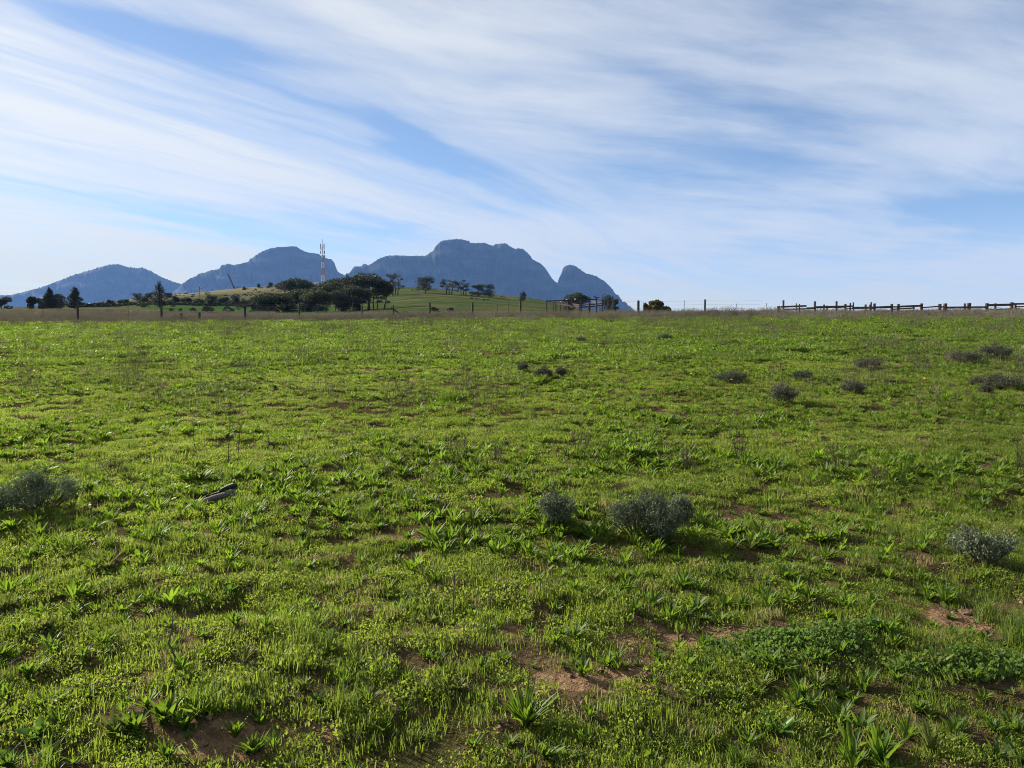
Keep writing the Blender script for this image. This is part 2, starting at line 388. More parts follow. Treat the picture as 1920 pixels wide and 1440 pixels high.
def mountain(name, sky, D, W, seed, label, bush):
    xs = np.arange(sky[0][0], sky[-1][0] + .01, .8); ys = np.interp(xs, [p[0] for p in sky], [p[1] for p in sky])
    ys = ys - 1.4 * (fbm(xs * .35, xs * 0, seed, 3) - .5)
    bn = vnoise(xs * .6, xs * 0 + 3, seed + 5); ys = ys - bush * np.maximum(0, bn - .6) * 14 * vnoise(xs * .04, xs * 0 + 8, seed + 6)
    n = len(xs); K = 46
    ridge = np.array([at(x, y, D) for x, y in zip(xs, ys)])
    wob = (fbm(xs * .02, xs * 0, seed + 1, 3) - .5) * 500
    zb = 40.0; rows = []
    ts = np.concatenate([np.linspace(0, .2, 24), np.linspace(.2, 1, 23)[1:]])
    K = len(ts)
    for t in ts:
        drop = .5 * sstep(0, .16, np.full(n, t)) + .5 * t
        prof = 1 - np.clip(drop, 0, 1)
        z = zb + (ridge[:, 2] - zb) * prof
        gul = (fbm(xs * .05, np.full(n, t * 2.0), seed + 2, 5) - .5) * 2
        y = D + wob * 0 - W * t - gul * (120 * min(1, t * 9)) - 40 * np.sin(z * .05 + 5 * gul) * min(1, t * 12)
        x = ridge[:, 0] + (fbm(xs * .05, np.full(n, t * 3.0), seed + 9, 3) - .5) * 60 * min(1, t * 8)
        x = x * (1 - .18 * t)
        rows.append(np.stack([x, y, z], 1))
    back = []
    for t in (.05, .2, .5, 1.0):
        z = zb + (ridge[:, 2] - zb) * (1 - t)
        back.append(np.stack([ridge[:, 0], D + W * .9 * t + 0 * z, z - (3 if t < .1 else 0)], 1))
    V = np.concatenate(back[::-1] + rows); nr = len(back) + K
    i, j = np.meshgrid(np.arange(nr - 1), np.arange(n - 1), indexing='ij')
    Fq = np.stack([i * n + j, (i + 1) * n + j, (i + 1) * n + j + 1, i * n + j + 1], -1).reshape(-1, 4)
    me = bpy.data.meshes.new(name); me.from_pydata(V.tolist(), [], Fq.tolist()); me.materials.append(MOUNT)
    me.polygons.foreach_set('use_smooth', [True] * len(me.polygons)); me.update()
    o = bpy.data.objects.new(name, me); COL.objects.link(o)
    tag(o, label, 'mountain', kind='structure')
SKY_A = [(-420, 640), (-200, 600), (-60, 566), (0, 553.5), (20, 553), (50, 546), (80, 538), (100, 530), (125, 521), (140, 515), (165, 508), (190, 500), (205, 496.5), (218, 495.5), (228, 497), (240, 501), (258, 503), (268, 502.5), (280, 507), (298, 517), (320, 527), (342, 533), (380, 550), (430, 575), (500, 600), (560, 640)]
SKY_B = [(250, 640), (300, 575), (325, 548), (342, 532.5), (350, 526), (357, 522), (367, 518), (373, 513), (385, 511), (395, 507), (405, 506), (413, 502), (417, 497), (427, 495), (437, 497), (450, 495), (465, 491), (468, 487), (478, 480), (487, 474), (497, 469), (510, 465), (522, 463), (535, 463), (545, 461.5), (555, 462), (563, 467), (573, 472), (585, 474.5), (597, 476), (605, 483), (612, 484), (622, 486.5), (627, 493), (629, 500), (632, 508), (637, 512), (645, 516), (665, 530), (700, 560), (760, 600), (800, 640)]
SKY_C = [(560, 640), (600, 585), (630, 535), (645, 517), (650, 514), (655, 512), (661, 504), (665, 500), (678, 499), (681, 495), (686, 495), (690, 498), (700, 492), (707, 487), (720, 481), (732, 479), (755, 479), (775, 480), (790, 480), (800, 479), (806, 474), (812, 471), (818, 460), (825, 454), (835, 450.5), (852, 448.5), (865, 448.5), (872, 451), (880, 452), (881, 455.5), (898, 456), (910, 455.5), (915, 458), (924, 461), (930, 457.5), (947, 456), (955, 461), (960, 464), (966, 467), (972, 465.5), (982, 468), (992, 477), (998, 486), (1005, 490), (1014, 494), (1020, 500), (1025, 507), (1030, 514), (1035, 522), (1040, 527), (1045, 531), (1055, 548), (1070, 575), (1090, 640)]
SKY_D = [(1005, 640), (1025, 575), (1038, 545), (1045, 531), (1048, 522), (1053, 512), (1055, 504), (1057, 501), (1062, 498), (1068, 496.5), (1075, 498), (1081, 500), (1090, 507), (1098, 512), (1108, 515), (1118, 518), (1124, 522), (1132, 526), (1138, 532), (1146, 540), (1150, 546), (1154, 551), (1161, 556), (1165, 562), (1167, 566), (1173, 569), (1180, 574), (1186, 579), (1200, 590), (1230, 640)]
mountain('mountain', SKY_A, 6200, 1500, 3, 'lowest blue mountain with a rounded bush-dotted top, behind the dark conifers', .5)
mountain('mountain', SKY_B, 5600, 1300, 13, 'blue mountain with a long left shoulder and steep drop beside the mast', .4)
mountain('mountain', SKY_C, 5000, 1300, 23, 'highest and widest blue mountain with a flat stepped rocky top', .35)
mountain('mountain', SKY_D, 4900, 1100, 33, 'small pointed blue peak beyond the narrow notch, above the timber pen', .6)

# ------------------------------------------------------------------ camera, light, sky, air
cam = bpy.data.cameras.new('camera'); co = bpy.data.objects.new('camera', cam); COL.objects.link(co)
co.location = (0, 0, EYE); co.rotation_euler = (math.radians(90) - PITCH, 0, 0)
cam.sensor_width = 36; cam.lens = 36 * F / 1920; cam.clip_start = .05; cam.clip_end = 40000
SC.camera = co
SUN_AZ, SUN_EL = math.radians(-58), math.radians(26)        # bearing from +Y (negative = left), height
SUNV = Vector((math.sin(SUN_AZ) * math.cos(SUN_EL), math.cos(SUN_AZ) * math.cos(SUN_EL), math.sin(SUN_EL)))
sl = bpy.data.lights.new('sun', 'SUN'); so = bpy.data.objects.new('sun', sl); COL.objects.link(so)
sl.energy = 5.0; sl.angle = math.radians(.53); sl.color = (1, .93, .82)
so.rotation_euler = (-SUNV).to_track_quat('-Z', 'Y').to_euler(); so.location = SUNV * 60
w = bpy.data.worlds.new('World'); SC.world = w; w.use_nodes = True
nt = w.node_tree; nt.nodes.clear()
out = nt.nodes.new('ShaderNodeOutputWorld')
sky = N(nt, 'ShaderNodeTexSky', sky_type='NISHITA', sun_disc=False)
sky.sun_elevation = SUN_EL; sky.sun_rotation = SUN_AZ; sky.altitude = 1200; sky.air_density = 1.0; sky.dust_density = .25; sky.ozone_density = 2.2
dirv = N(nt, 'ShaderNodeTexCoord').outputs['Generated']
sp = N(nt, 'ShaderNodeSeparateXYZ'); nt.links.new(dirv, sp.inputs[0])
zc = mth(nt, 'ADD', mth(nt, 'MAXIMUM', sp.outputs[2], 0.0), .035)
cx = mth(nt, 'DIVIDE', sp.outputs[0], zc); cy = mth(nt, 'DIVIDE', sp.outputs[1], zc)
AZ = math.radians(31)
along = mth(nt, 'ADD', mth(nt, 'MULTIPLY', cx, math.sin(AZ)), mth(nt, 'MULTIPLY', cy, math.cos(AZ)))
across = mth(nt, 'SUBTRACT', mth(nt, 'MULTIPLY', cx, math.cos(AZ)), mth(nt, 'MULTIPLY', cy, math.sin(AZ)))
def plane(sa, sc_, off=0.0, across_=None):
    c = N(nt, 'ShaderNodeCombineXYZ')
    nt.links.new(mth(nt, 'MULTIPLY_ADD', along, sa, off), c.inputs[0]); nt.links.new(mth(nt, 'MULTIPLY', across_ or across, sc_), c.inputs[1]); c.inputs[2].default_value = off
    return c.outputs[0]
warp = noise(nt, 1, 3, .5, plane(.33, .55, 3.1))
warp2 = noise(nt, 1, 3, .55, plane(.9, 1.3, 8.4))
ac = mth(nt, 'MULTIPLY_ADD', mth(nt, 'SUBTRACT', warp, .5), .9, across)
ac = mth(nt, 'MULTIPLY_ADD', mth(nt, 'SUBTRACT', warp2, .5), .3, ac)
# cover of the cloud sheet across its own width
cov = ramp(nt, mth(nt, 'DIVIDE', mth(nt, 'ADD', ac, 6.0), 9.0), [(p, (v,) * 3) for p, v in
      [(0, .85), (.12, .7), (.19, .45), (.215, .5), (.25, .76), (.37, .80), (.405, .68), (.432, .34), (.455, .46), (.52, .68), (.60, .60), (.70, .58), (.80, .60), (1, .58)]], 'B_SPLINE')
AZ2 = math.radians(66)
along2 = mth(nt, 'ADD', mth(nt, 'MULTIPLY', cx, math.sin(AZ2)), mth(nt, 'MULTIPLY', cy, math.cos(AZ2)))
across2 = mth(nt, 'SUBTRACT', mth(nt, 'MULTIPLY', cx, math.cos(AZ2)), mth(nt, 'MULTIPLY', cy, math.sin(AZ2)))
ac2 = mth(nt, 'MULTIPLY_ADD', mth(nt, 'SUBTRACT', warp, .5), .8, across2)
def plane2(sa, sc_, off):
    c = N(nt, 'ShaderNodeCombineXYZ')
    nt.links.new(mth(nt, 'MULTIPLY_ADD', along2, sa, off), c.inputs[0]); nt.links.new(mth(nt, 'MULTIPLY', ac2, sc_), c.inputs[1]); c.inputs[2].default_value = off
    return c.outputs[0]
side = N(nt, 'ShaderNodeMapRange', interpolation_type='SMOOTHSTEP'); nt.links.new(across, side.inputs[0])
for k, v in ((1, -2.3), (2, -1.2), (3, 0.0), (4, 1.0)): side.inputs[k].default_value = v
side = side.outputs[0]
def blend(a, b):
    m_ = N(nt, 'ShaderNodeMix', data_type='FLOAT'); nt.links.new(side, m_.inputs[0]); nt.links.new(a, m_.inputs[2]); nt.links.new(b, m_.inputs[3]); return m_.outputs[0]
broad = noise(nt, 1, 4, .5, plane(.42, .75, 5.7))
streak = blend(noise(nt, 1, 6, .58, plane(.30, 2.3, 12.3, ac)), noise(nt, 1, 6, .58, plane2(.5, 1.5, 33.3)))
fine = blend(noise(nt, 1, 7, .62, plane(.8, 6.5, 20.9, ac)), noise(nt, 1, 7, .62, plane2(1.4, 4.5, 41.9)))
den = mth(nt, 'MULTIPLY_ADD', mth(nt, 'SUBTRACT', broad, .5), 1.0, cov)
den = mth(nt, 'MULTIPLY_ADD', mth(nt, 'SUBTRACT', streak, .5), mth(nt, 'MULTIPLY_ADD', side, -.15, 1.15), den)
den = mth(nt, 'MULTIPLY_ADD', mth(nt, 'SUBTRACT', fine, .5), .9, den)
# openings and thicker banks of the sheet, by bearing and height (tangents)
yy_ = mth(nt, 'MAXIMUM', sp.outputs[1], .05)
ta = mth(nt, 'MULTIPLY_ADD', mth(nt, 'SUBTRACT', warp2, .5), .25, mth(nt, 'DIVIDE', sp.outputs[0], yy_)); te = mth(nt, 'MULTIPLY_ADD', mth(nt, 'SUBTRACT', warp2, .5), .06, mth(nt, 'DIVIDE', sp.outputs[2], yy_))
for (px_, py_, rx_, ry_, tilt_, amt) in ((1790, 400, 200, 45, 0, -.60), (790, 285, 130, 24, .28, -.75), (320, 75, 240, 26, .2, -.5), (720, 435, 130, 14, .2, -.45), (1340, 310, 200, 50, .1, -.22), (480, 405, 130, 22, .1, -.35), (640, 470, 90, 24, 0, -.35),
                                        (1130, 430, 260, 60, .05, .30), (200, 230, 300, 90, .25, .05), (150, 470, 220, 60, 0, .1), (500, 300, 240, 40, .2, .08), (1000, 170, 260, 50, .3, .12), (1600, 100, 500, 90, 0, .08), (260, 375, 330, 14, .17, -.30), (150, 425, 200, 12, .12, -.22), (330, 440, 150, 14, .1, -.22), (1480, 330, 260, 26, .05, -.2), (1290, 190, 220, 26, .25, -.2), (1740, 290, 200, 40, .1, .12), (1800, 500, 260, 22, 0, .30)):
    a0, e0 = (px_ - 960) / F, (HOR - py_) / F
    da = mth(nt, 'SUBTRACT', ta, a0); de = mth(nt, 'ADD', mth(nt, 'SUBTRACT', te, e0), mth(nt, 'MULTIPLY', da, tilt_))
    q = mth(nt, 'ADD', mth(nt, 'POWER', mth(nt, 'ABSOLUTE', mth(nt, 'MULTIPLY', da, F / rx_)), 2.0), mth(nt, 'POWER', mth(nt, 'ABSOLUTE', mth(nt, 'MULTIPLY', de, F / ry_)), 2.0))
    den = mth(nt, 'MULTIPLY_ADD', mth(nt, 'EXPONENT', mth(nt, 'MULTIPLY', q, -1.0)), amt, den)
mr = N(nt, 'ShaderNodeMapRange', interpolation_type='SMOOTHSTEP'); nt.links.new(den, mr.inputs[0])
for k, v in ((1, .02), (2, .96), (3, .05), (4, .97)): mr.inputs[k].default_value = v
low = N(nt, 'ShaderNodeMapRange', interpolation_type='SMOOTHSTEP'); nt.links.new(sp.outputs[2], low.inputs[0])
for k, v in ((1, .0), (2, .19), (3, 1.0), (4, 0.0)): low.inputs[k].default_value = v
alpha = mth(nt, 'MAXIMUM', mr.outputs[0], low.outputs[0])
alpha = mth(nt, 'MULTIPLY', alpha, .97)
dt = N(nt, 'ShaderNodeVectorMath', operation='DOT_PRODUCT'); nt.links.new(dirv, dt.inputs[0]); dt.inputs[1].default_value = SUNV
glow = mth(nt, 'POWER', mth(nt, 'MAXIMUM', dt.outputs['Value'], 0.0), 3.0)
ccol = mixc(nt, glow, (.256, .273, .292), (.405, .392, .355))
lowc = mixc(nt, glow, (.300, .276, .195), (.44, .375, .15))
ccol = mixc(nt, mth(nt, 'MULTIPLY', low.outputs[0], 1.15, clamp=True), ccol, lowc)
b1 = N(nt, 'ShaderNodeBackground', Strength=.050); nt.links.new(sky.outputs[0], b1.inputs[0])
b2 = N(nt, 'ShaderNodeBackground', Strength=1.0); nt.links.new(ccol, b2.inputs[0])
mx = N(nt, 'ShaderNodeMixShader'); nt.links.new(alpha, mx.inputs[0]); nt.links.new(b1.outputs[0], mx.inputs[1]); nt.links.new(b2.outputs[0], mx.inputs[2])
nt.links.new(mx.outputs[0], out.inputs['Surface'])
SC.view_settings.view_transform = 'Standard'; SC.view_settings.look = 'None'; SC.view_settings.exposure = 1.45; SC.view_settings.gamma = 1
hz = MB().box((0, 0, 430), 17600, 17600, 1100)
m, nt, out = new_mat('haze_air')
pv = N(nt, 'ShaderNodeVolumePrincipled', Density=.000058, Anisotropy=.0); pv.inputs['Color'].default_value = (.22, .45, 1.0, 1)
nt.links.new(pv.outputs[0], out.inputs['Volume'])
tag(hz.build('haze', m), 'thin blue air between the meadow and the mountains', 'haze', kind='stuff')
SC.cycles.filter_width = 1.0; SC.cycles.use_denoising = True; SC.cycles.denoiser = 'OPENIMAGEDENOISE'; SC.cycles.denoising_input_passes = 'RGB_ALBEDO_NORMAL'; SC.cycles.denoising_prefilter = 'NONE'; SC.cycles.max_bounces = 6; SC.cycles.diffuse_bounces = 3; SC.cycles.glossy_bounces = 2; SC.cycles.transmission_bounces = 4; SC.cycles.volume_bounces = 0
SC.cycles.transparent_max_bounces = 4

# ------------------------------------------------------------------ plant shapes
def strap_leaf(mb, base, az, length, width, tilt0, tilt1, fold=.25, seg=5, twist=0.0, broad=.45):
    """A lance shaped leaf: starts at tilt0 from the vertical and bends to tilt1."""
    d = np.array([math.sin(az), math.cos(az)]); sx = np.array([d[1], -d[0]])
    p = np.array(base, float); v = []
    for i in range(seg + 1):
        t = i / seg; a = tilt0 + (tilt1 - tilt0) * t
        w = width * (.22 + .78 * math.sin(math.pi * min(1, (t / broad) * .5 if t < broad else .5 + .5 * (t - broad) / (1 - broad)))) if i < seg else .0015
        w = max(w, .0015)
        up = np.array([-d[0] * math.cos(a), -d[1] * math.cos(a), math.sin(a)])
        s = np.array([sx[0], sx[1], 0]) * math.cos(twist * t) + up * math.sin(twist * t)
        v += [p - s * w * .5 + up * w * fold, p.copy(), p + s * w * .5 + up * w * fold]
        st = length / seg
        p = p + np.array([d[0] * math.sin(a), d[1] * math.sin(a), math.cos(a)]) * st
    f = []
    for i in range(seg):
        q = i * 3
        f += [(q, q + 1, q + 4, q + 3), (q + 1, q + 2, q + 5, q + 4)]
    mb.add(v, f)
def rosette_mesh(name, n, L, W, rng, mat, upright=.5, broad=.5):
    mb = MB()
    for k in range(n):
        az = k * 2.4 + rng.uniform(-.5, .5); u = rng.uniform(0, 1)
        t0 = (.15 + .75 * u) * (1.25 - upright * .6); t1 = t0 + rng.uniform(.15, .95) * (1.1 - .5 * upright)
        l = L * rng.uniform(.6, 1.15) * (1 - .25 * (1 - u))
        r = rng.uniform(0, .012)
        strap_leaf(mb, (math.sin(az) * r, math.cos(az) * r, -.004), az, l, W * rng.uniform(.7, 1.25), t0, min(t1, 1.75), .22, 5, rng.uniform(-.5, .5), broad)
    me = mb.mesh(name, mat, True); return me
def blades_mesh(name, n, Rr, h, w, rng, mat, lean=.5):
    """A patch of thin blades."""
    V = []; Fc = []
    for k in range(n):
        r = Rr * math.sqrt(rng.uniform()); a = rng.uniform(0, 6.283); x, y = r * math.cos(a), r * math.sin(a)
        az = rng.uniform(0, 6.283); hh = h * rng.uniform(.45, 1.2); ww = w * rng.uniform(.6, 1.3); ln = lean * rng.uniform(.1, 1.1)
        dx, dy = math.cos(az), math.sin(az); sx, sy = -dy * ww / 2, dx * ww / 2
        i = len(V)
        V += [(x - sx, y - sy, -.01), (x + sx, y + sy, -.01),
              (x + dx * ln * hh * .3 - sx * .8, y + dy * ln * hh * .3 - sy * .8, hh * .55), (x + dx * ln * hh * .3 + sx * .8, y + dy * ln * hh * .3 + sy * .8, hh * .55),
              (x + dx * ln * hh, y + dy * ln * hh, hh * (1 - .3 * ln))]
        Fc += [(i, i + 1, i + 3, i + 2), (i + 2, i + 3, i + 4)]
    mb = MB(); mb.add(V, Fc); return mb.mesh(name, mat)
def leaflets_mesh(name, n, Rr, h, s, rng, mat):
    """A low mat of small leaflets on short stems, upright ones on top."""
    r = Rr * np.sqrt(rng.uniform(size=n)); a = rng.uniform(0, 6.283, n)
    P = np.stack([r * np.cos(a), r * np.sin(a), h * rng.uniform(.08, 1, n) ** 1.2 * (1.1 - .5 * (r / Rr) ** 2)], 1)
    return quads_mesh(name, leaf_quads(P, s, rng, .5, .45), mat)
def stalks_mesh(name, n, Rr, h, rng, mat, wd=.006, br=2):
    V = []; Fc = []
    def strip(p, q, w_):
        i = len(V); d = np.array([rng.normal(), rng.normal(), 0]); d /= np.linalg.norm(d) + 1e-9; d *= w_ / 2
        V.extend([p - d, p + d, q + d * .5, q - d * .5]); Fc.append((i, i + 1, i + 2, i + 3))
    for k in range(n):
        r = Rr * math.sqrt(rng.uniform()); a = rng.uniform(0, 6.283); p = np.array([r * math.cos(a), r * math.sin(a), -.02])
        hh = h * rng.uniform(.5, 1.15); q = p + np.array([rng.normal() * .12, rng.normal() * .12, 1]) * hh
        strip(p, q, wd)
        for b in range(br):
            t = rng.uniform(.4, .95); s_ = p + (q - p) * t; e = s_ + np.array([rng.normal() * .45, rng.normal() * .45, rng.uniform(.4, 1)]) * hh * .28
            strip(s_, e, wd * .8)
            P_ = e + np.array([0, 0, .02 * h]); strip(P_, P_ + np.array([0, 0, .07 * h]), wd * 2.2)
    mb = MB(); mb.add(V, Fc); return mb.mesh(name, mat)
def hidden(me):
    return bpy.data.objects.new(me.name, me)           # a shape for instancing only, not linked to the scene

_ng = {}
def scatter(name, P, rotz, scl, srcs, label, cat, tilt=None, kind='stuff'):
    """Uncountable plants: points of one mesh carry the shapes."""
    n = len(P)
    me = bpy.data.meshes.new(name); me.vertices.add(n); me.vertices.foreach_set('co', np.ascontiguousarray(P, float).ravel())
    rot = np.zeros((n, 3)); rot[:, 2] = rotz
    if tilt is not None: rot[:, :2] = RNG.normal(size=(n, 2)) * tilt
    a = me.attributes.new('rot', 'FLOAT_VECTOR', 'POINT'); a.data.foreach_set('vector', rot.ravel())
    a = me.attributes.new('scl', 'FLOAT', 'POINT'); a.data.foreach_set('value', np.asarray(scl, float))
    a = me.attributes.new('idx', 'INT', 'POINT'); a.data.foreach_set('value', RNG.integers(0, len(srcs), n).astype(np.int32))
    o = bpy.data.objects.new(name, me); COL.objects.link(o)
    c = bpy.data.collections.new(name + '_shapes')
    for s in srcs: c.objects.link(s)
    g = bpy.data.node_groups.new(name, 'GeometryNodeTree')
    g.interface.new_socket('Geometry', in_out='INPUT', socket_type='NodeSocketGeometry'); g.interface.new_socket('Geometry', in_out='OUTPUT', socket_type='NodeSocketGeometry')
    gi = g.nodes.new('NodeGroupInput'); go = g.nodes.new('NodeGroupOutput')
    ci = g.nodes.new('GeometryNodeCollectionInfo'); ci.inputs['Collection'].default_value = c; ci.inputs['Separate Children'].default_value = True; ci.inputs['Reset Children'].default_value = True
    ip = g.nodes.new('GeometryNodeInstanceOnPoints'); ip.inputs['Pick Instance'].default_value = True
    def na(nm, t):
        x = g.nodes.new('GeometryNodeInputNamedAttribute'); x.data_type = t; x.inputs['Name'].default_value = nm
        return [s for s in x.outputs if s.enabled and s.name == 'Attribute'][0]
    e2r = g.nodes.new('FunctionNodeEulerToRotation')
    L = g.links.new
    L(gi.outputs[0], ip.inputs['Points']); L(ci.outputs[0], ip.inputs['Instance']); L(na('idx', 'INT'), ip.inputs['Instance Index'])
    L(na('rot', 'FLOAT_VECTOR'), e2r.inputs[0]); L(e2r.outputs[0], ip.inputs['Rotation']); L(na('scl', 'FLOAT'), ip.inputs['Scale'])
    L(ip.outputs[0], go.inputs[0])
    md = o.modifiers.new('scatter', 'NODES'); md.node_group = g
    return tag(o, label, cat, kind=kind)
def wedge(y0, y1, per_m2, spread=.80, extra=2.5):
    """Random ground points in the seen wedge of the field plus a margin."""
    n = int(((spread * (y1 ** 2 - y0 ** 2)) + 2 * extra * (y1 - y0)) * per_m2)
    y = np.array([])
    ys = RNG.uniform(size=n * 3) * (y1 - y0) + y0
    keep = RNG.uniform(size=n * 3) < (spread * ys + extra) / (spread * y1 + extra)
    ys = ys[keep][:n]
    xs = RNG.uniform(-1, 1, len(ys)) * (spread * ys + extra)
    return xs, ys
def place(xs, ys): return np.stack([xs, ys, field_h(xs, ys)], 1)

# ---- fine short cover
rg = np.random.default_rng(3)
cover_src = [hidden(leaflets_mesh('cover_mat', 170, .082, .032, .0140, rg, M['cover'])) for _ in range(3)] + [hidden(blades_mesh('cover_blades', 90, .082, .038, .0034, rg, M['blade'], .6)) for _ in range(6)]
far_src = [hidden(leaflets_mesh('cover_far_weed', 150, .24, .085, .05, np.random.default_rng(k_), M['weed'])) for k_ in range(3)] + [hidden(leaflets_mesh('cover_far', 220, .24, .07, .04, rg, M['far'])) for _ in range(3)] + [hidden(blades_mesh('cover_far_blades', 130, .24, .085, .010, rg, M['far_blade'], .6)) for _ in range(3)]
PX, PY, PS = [], [], []
for (a, b, den_) in ((.9, 5, 300), (5, 9, 230), (9, 17, 125)):
    x, y = wedge(a, b, den_)
    s = soil(x, y)
    k = (RNG.uniform(size=len(x)) > sstep(.12, .65, s) * .86) & (RNG.uniform(size=len(x)) < .10 + .90 * sstep(.37, .52, fbm(x * 6.0, y * 7.5, 75, 3)))
    x, y, s = x[k], y[k], s[k]
    PX.append(x); PY.append(y); PS.append((.62 + .75 * fbm(x * 1.1, y * 1.4, 71, 3)) * RNG.uniform(.75, 1.2, len(x)) * (1 - .5 * s))
X, Y, S = map(np.concatenate, (PX, PY, PS))
scatter('short_grass', place(X, Y), RNG.uniform(0, 6.28, len(X)), S, cover_src, 'short bright green grass and tiny leaves covering the sloping field', 'grass', .12)
PX, PY, PS = [], [], []
for (a, b, den_) in ((16, 28, 26), (28, 43, 17)):
    x, y = wedge(a, b, den_, .8, 3)
    k = (RNG.uniform(size=len(x)) > soil(x, y) * .6) & (RNG.uniform(size=len(x)) < .10 + .90 * sstep(.42, .56, fbm(x * 2.4, y * 1.6, 77, 3)))
    x, y = x[k], y[k]; PX.append(x); PY.append(y); PS.append((.35 + 1.3 * fbm(x * .9, y * .9, 73, 4)) * RNG.uniform(.6, 1.35, len(x)))
X, Y, S = map(np.concatenate, (PX, PY, PS))
scatter('meadow_grass', place(X, Y), RNG.uniform(0, 6.28, len(X)), S, far_src, 'green meadow cover on the upper half of the field below the fence', 'grass', .1)

# ---- strap leaved rosettes
rg = np.random.default_rng(5)
ros_src = [rosette_mesh('rosette', int(rg.integers(13, 26)), rg.uniform(.085, .14), rg.uniform(.012, .022), rg, M['weed'], u) for u in (.2, .35, .5, .65, .8, .95, .5, .3)]
ros_src += [rosette_mesh('rosette', int(rg.integers(6, 12)), rg.uniform(.07, .12), rg.uniform(.018, .03), rg, M['weed'], u, .62) for u in (.3, .5, .8)] + [rosette_mesh('rosette', int(rg.integers(22, 36)), rg.uniform(.08, .12), rg.uniform(.007, .011), rg, M['weed'], u, .4) for u in (.5, .9)]
dock_src = [rosette_mesh('dock', int(rg.integers(6, 10)), .16, .045, rg, M['dock'], u, .55) for u in (.3, .6, .8)]
tuft_src = [blades_mesh('tuft', 70, .055, .15, .004, rg, M['tuft'], .9) for _ in range(3)]
PX, PY = [], []
for (a, b, den_) in ((.9, 4.4, 110), (4.4, 9, 118), (9, 18, 74), (18, 30, 30), (30, 43, 14)):
    x, y = wedge(a, b, den_)
    l = lush(x, y); k = (RNG.uniform(size=len(x)) < .34 + .66 * l) & (RNG.uniform(size=len(x)) > .7 * soil(x, y))
    PX.append(x[k]); PY.append(y[k])
X, Y = np.concatenate(PX), np.concatenate(PY)
S = (.46 + .60 * RNG.uniform(size=len(X)) ** 1.6) * (.75 + .4 * lush(X, Y)) * (1 + .5 * sstep(12, 30, Y)) * (.80 + .30 * sstep(2.6, 4.8, Y))
P = place(X, Y)
RZ = RNG.uniform(0, 6.28, len(X))
# the ones that show largest are plants of their own
seen = (np.abs(X) < .70 * Y) & (Y > 2.3) & (Y < 7)
order = np.where(seen)[0]; order = order[np.argsort(-(S[order] / Y[order]))][:240]
mask = np.ones(len(X), bool); mask[order] = False
for i in order:
    o = bpy.data.objects.new('rosette_weed', ros_src[int(RNG.integers(0, len(ros_src)))]); COL.objects.link(o)
    o.location = P[i]; o.rotation_euler = (RNG.normal() * .1, RNG.normal() * .1, RZ[i]); o.scale = (S[i],) * 3
    tag(o, 'one of the many common strap-leaved green rosette weeds crowding the near meadow', 'weed', 'strap-leaved rosette weeds scattered over the near meadow')
scatter('meadow_weeds', P[mask], RZ[mask], S[mask], [hidden(m_) for m_ in ros_src], 'countless small strap-leaved weeds mixed through the meadow grass', 'weeds', .12)
x, y = wedge(1, 20, 2.2); k = RNG.uniform(size=len(x)) < .5
scatter('grass_tufts', place(x[k], y[k]), RNG.uniform(0, 6.28, k.sum()), RNG.uniform(.5, 1.1, k.sum()), [hidden(m_) for m_ in tuft_src], 'thin taller grass blades standing here and there in the meadow', 'grass', .1)

# sprouts on the bare soil
x, y = wedge(1, 12, 210); sv = soil(x, y); k = (sv > .12) & (RNG.uniform(size=len(x)) < .5)
scatter('soil_sprouts', place(x[k], y[k]), RNG.uniform(0, 6.28, k.sum()), RNG.uniform(.25, .75, k.sum()), [hidden(blades_mesh('sprout', 9, .03, .045, .006, rg, M['blade'], .9)) for _ in range(3)] + [hidden(leaflets_mesh('sprout_mat', 14, .04, .02, .016, rg, M['cover'])) for _ in range(2)], 'tiny green sprouts coming up through the bare soil', 'sprouts', .2)
cr = np.random.default_rng(77); csrc = []
for _ in range(4):
    mb = MB(); v = cr.normal(size=(10, 3)); v /= np.linalg.norm(v, axis=1, keepdims=True); v *= cr.uniform(.6, 1.1, (10, 1)) * np.array([1.2, 1, .6])
    import bmesh
    bm = bmesh.new(); [bm.verts.new(q * .012) for q in v]; bmesh.ops.convex_hull(bm, input=bm.verts); me = bpy.data.meshes.new('crumb'); bm.to_mesh(me); bm.free(); me.materials.append(M['earth']); csrc.append(hidden(me))
x, y = wedge(1, 11, 430); sv = soil(x, y); k = RNG.uniform(size=len(x)) < sstep(.05, .5, sv) * .8 + .2
scatter('soil_crumbs', place(x[k], y[k]), RNG.uniform(0, 6.28, k.sum()), .3 + 1.9 * RNG.uniform(size=k.sum()) ** 4, csrc, 'loose brown crumbs of earth on the bare soil', 'earth', .6)
lt_src = [hidden(stalks_mesh('dry_litter', 6, .06, .05, rg, M['straw'], .0016, 1)) for _ in range(3)]
x, y = wedge(1, 14, 16); k = RNG.uniform(size=len(x)) < .6
scatter('dry_litter', place(x[k], y[k]), RNG.uniform(0, 6.28, k.sum()), RNG.uniform(.5, 1.3, k.sum()), lt_src, 'bits of dry straw lying between the weeds', 'litter', 1.0)

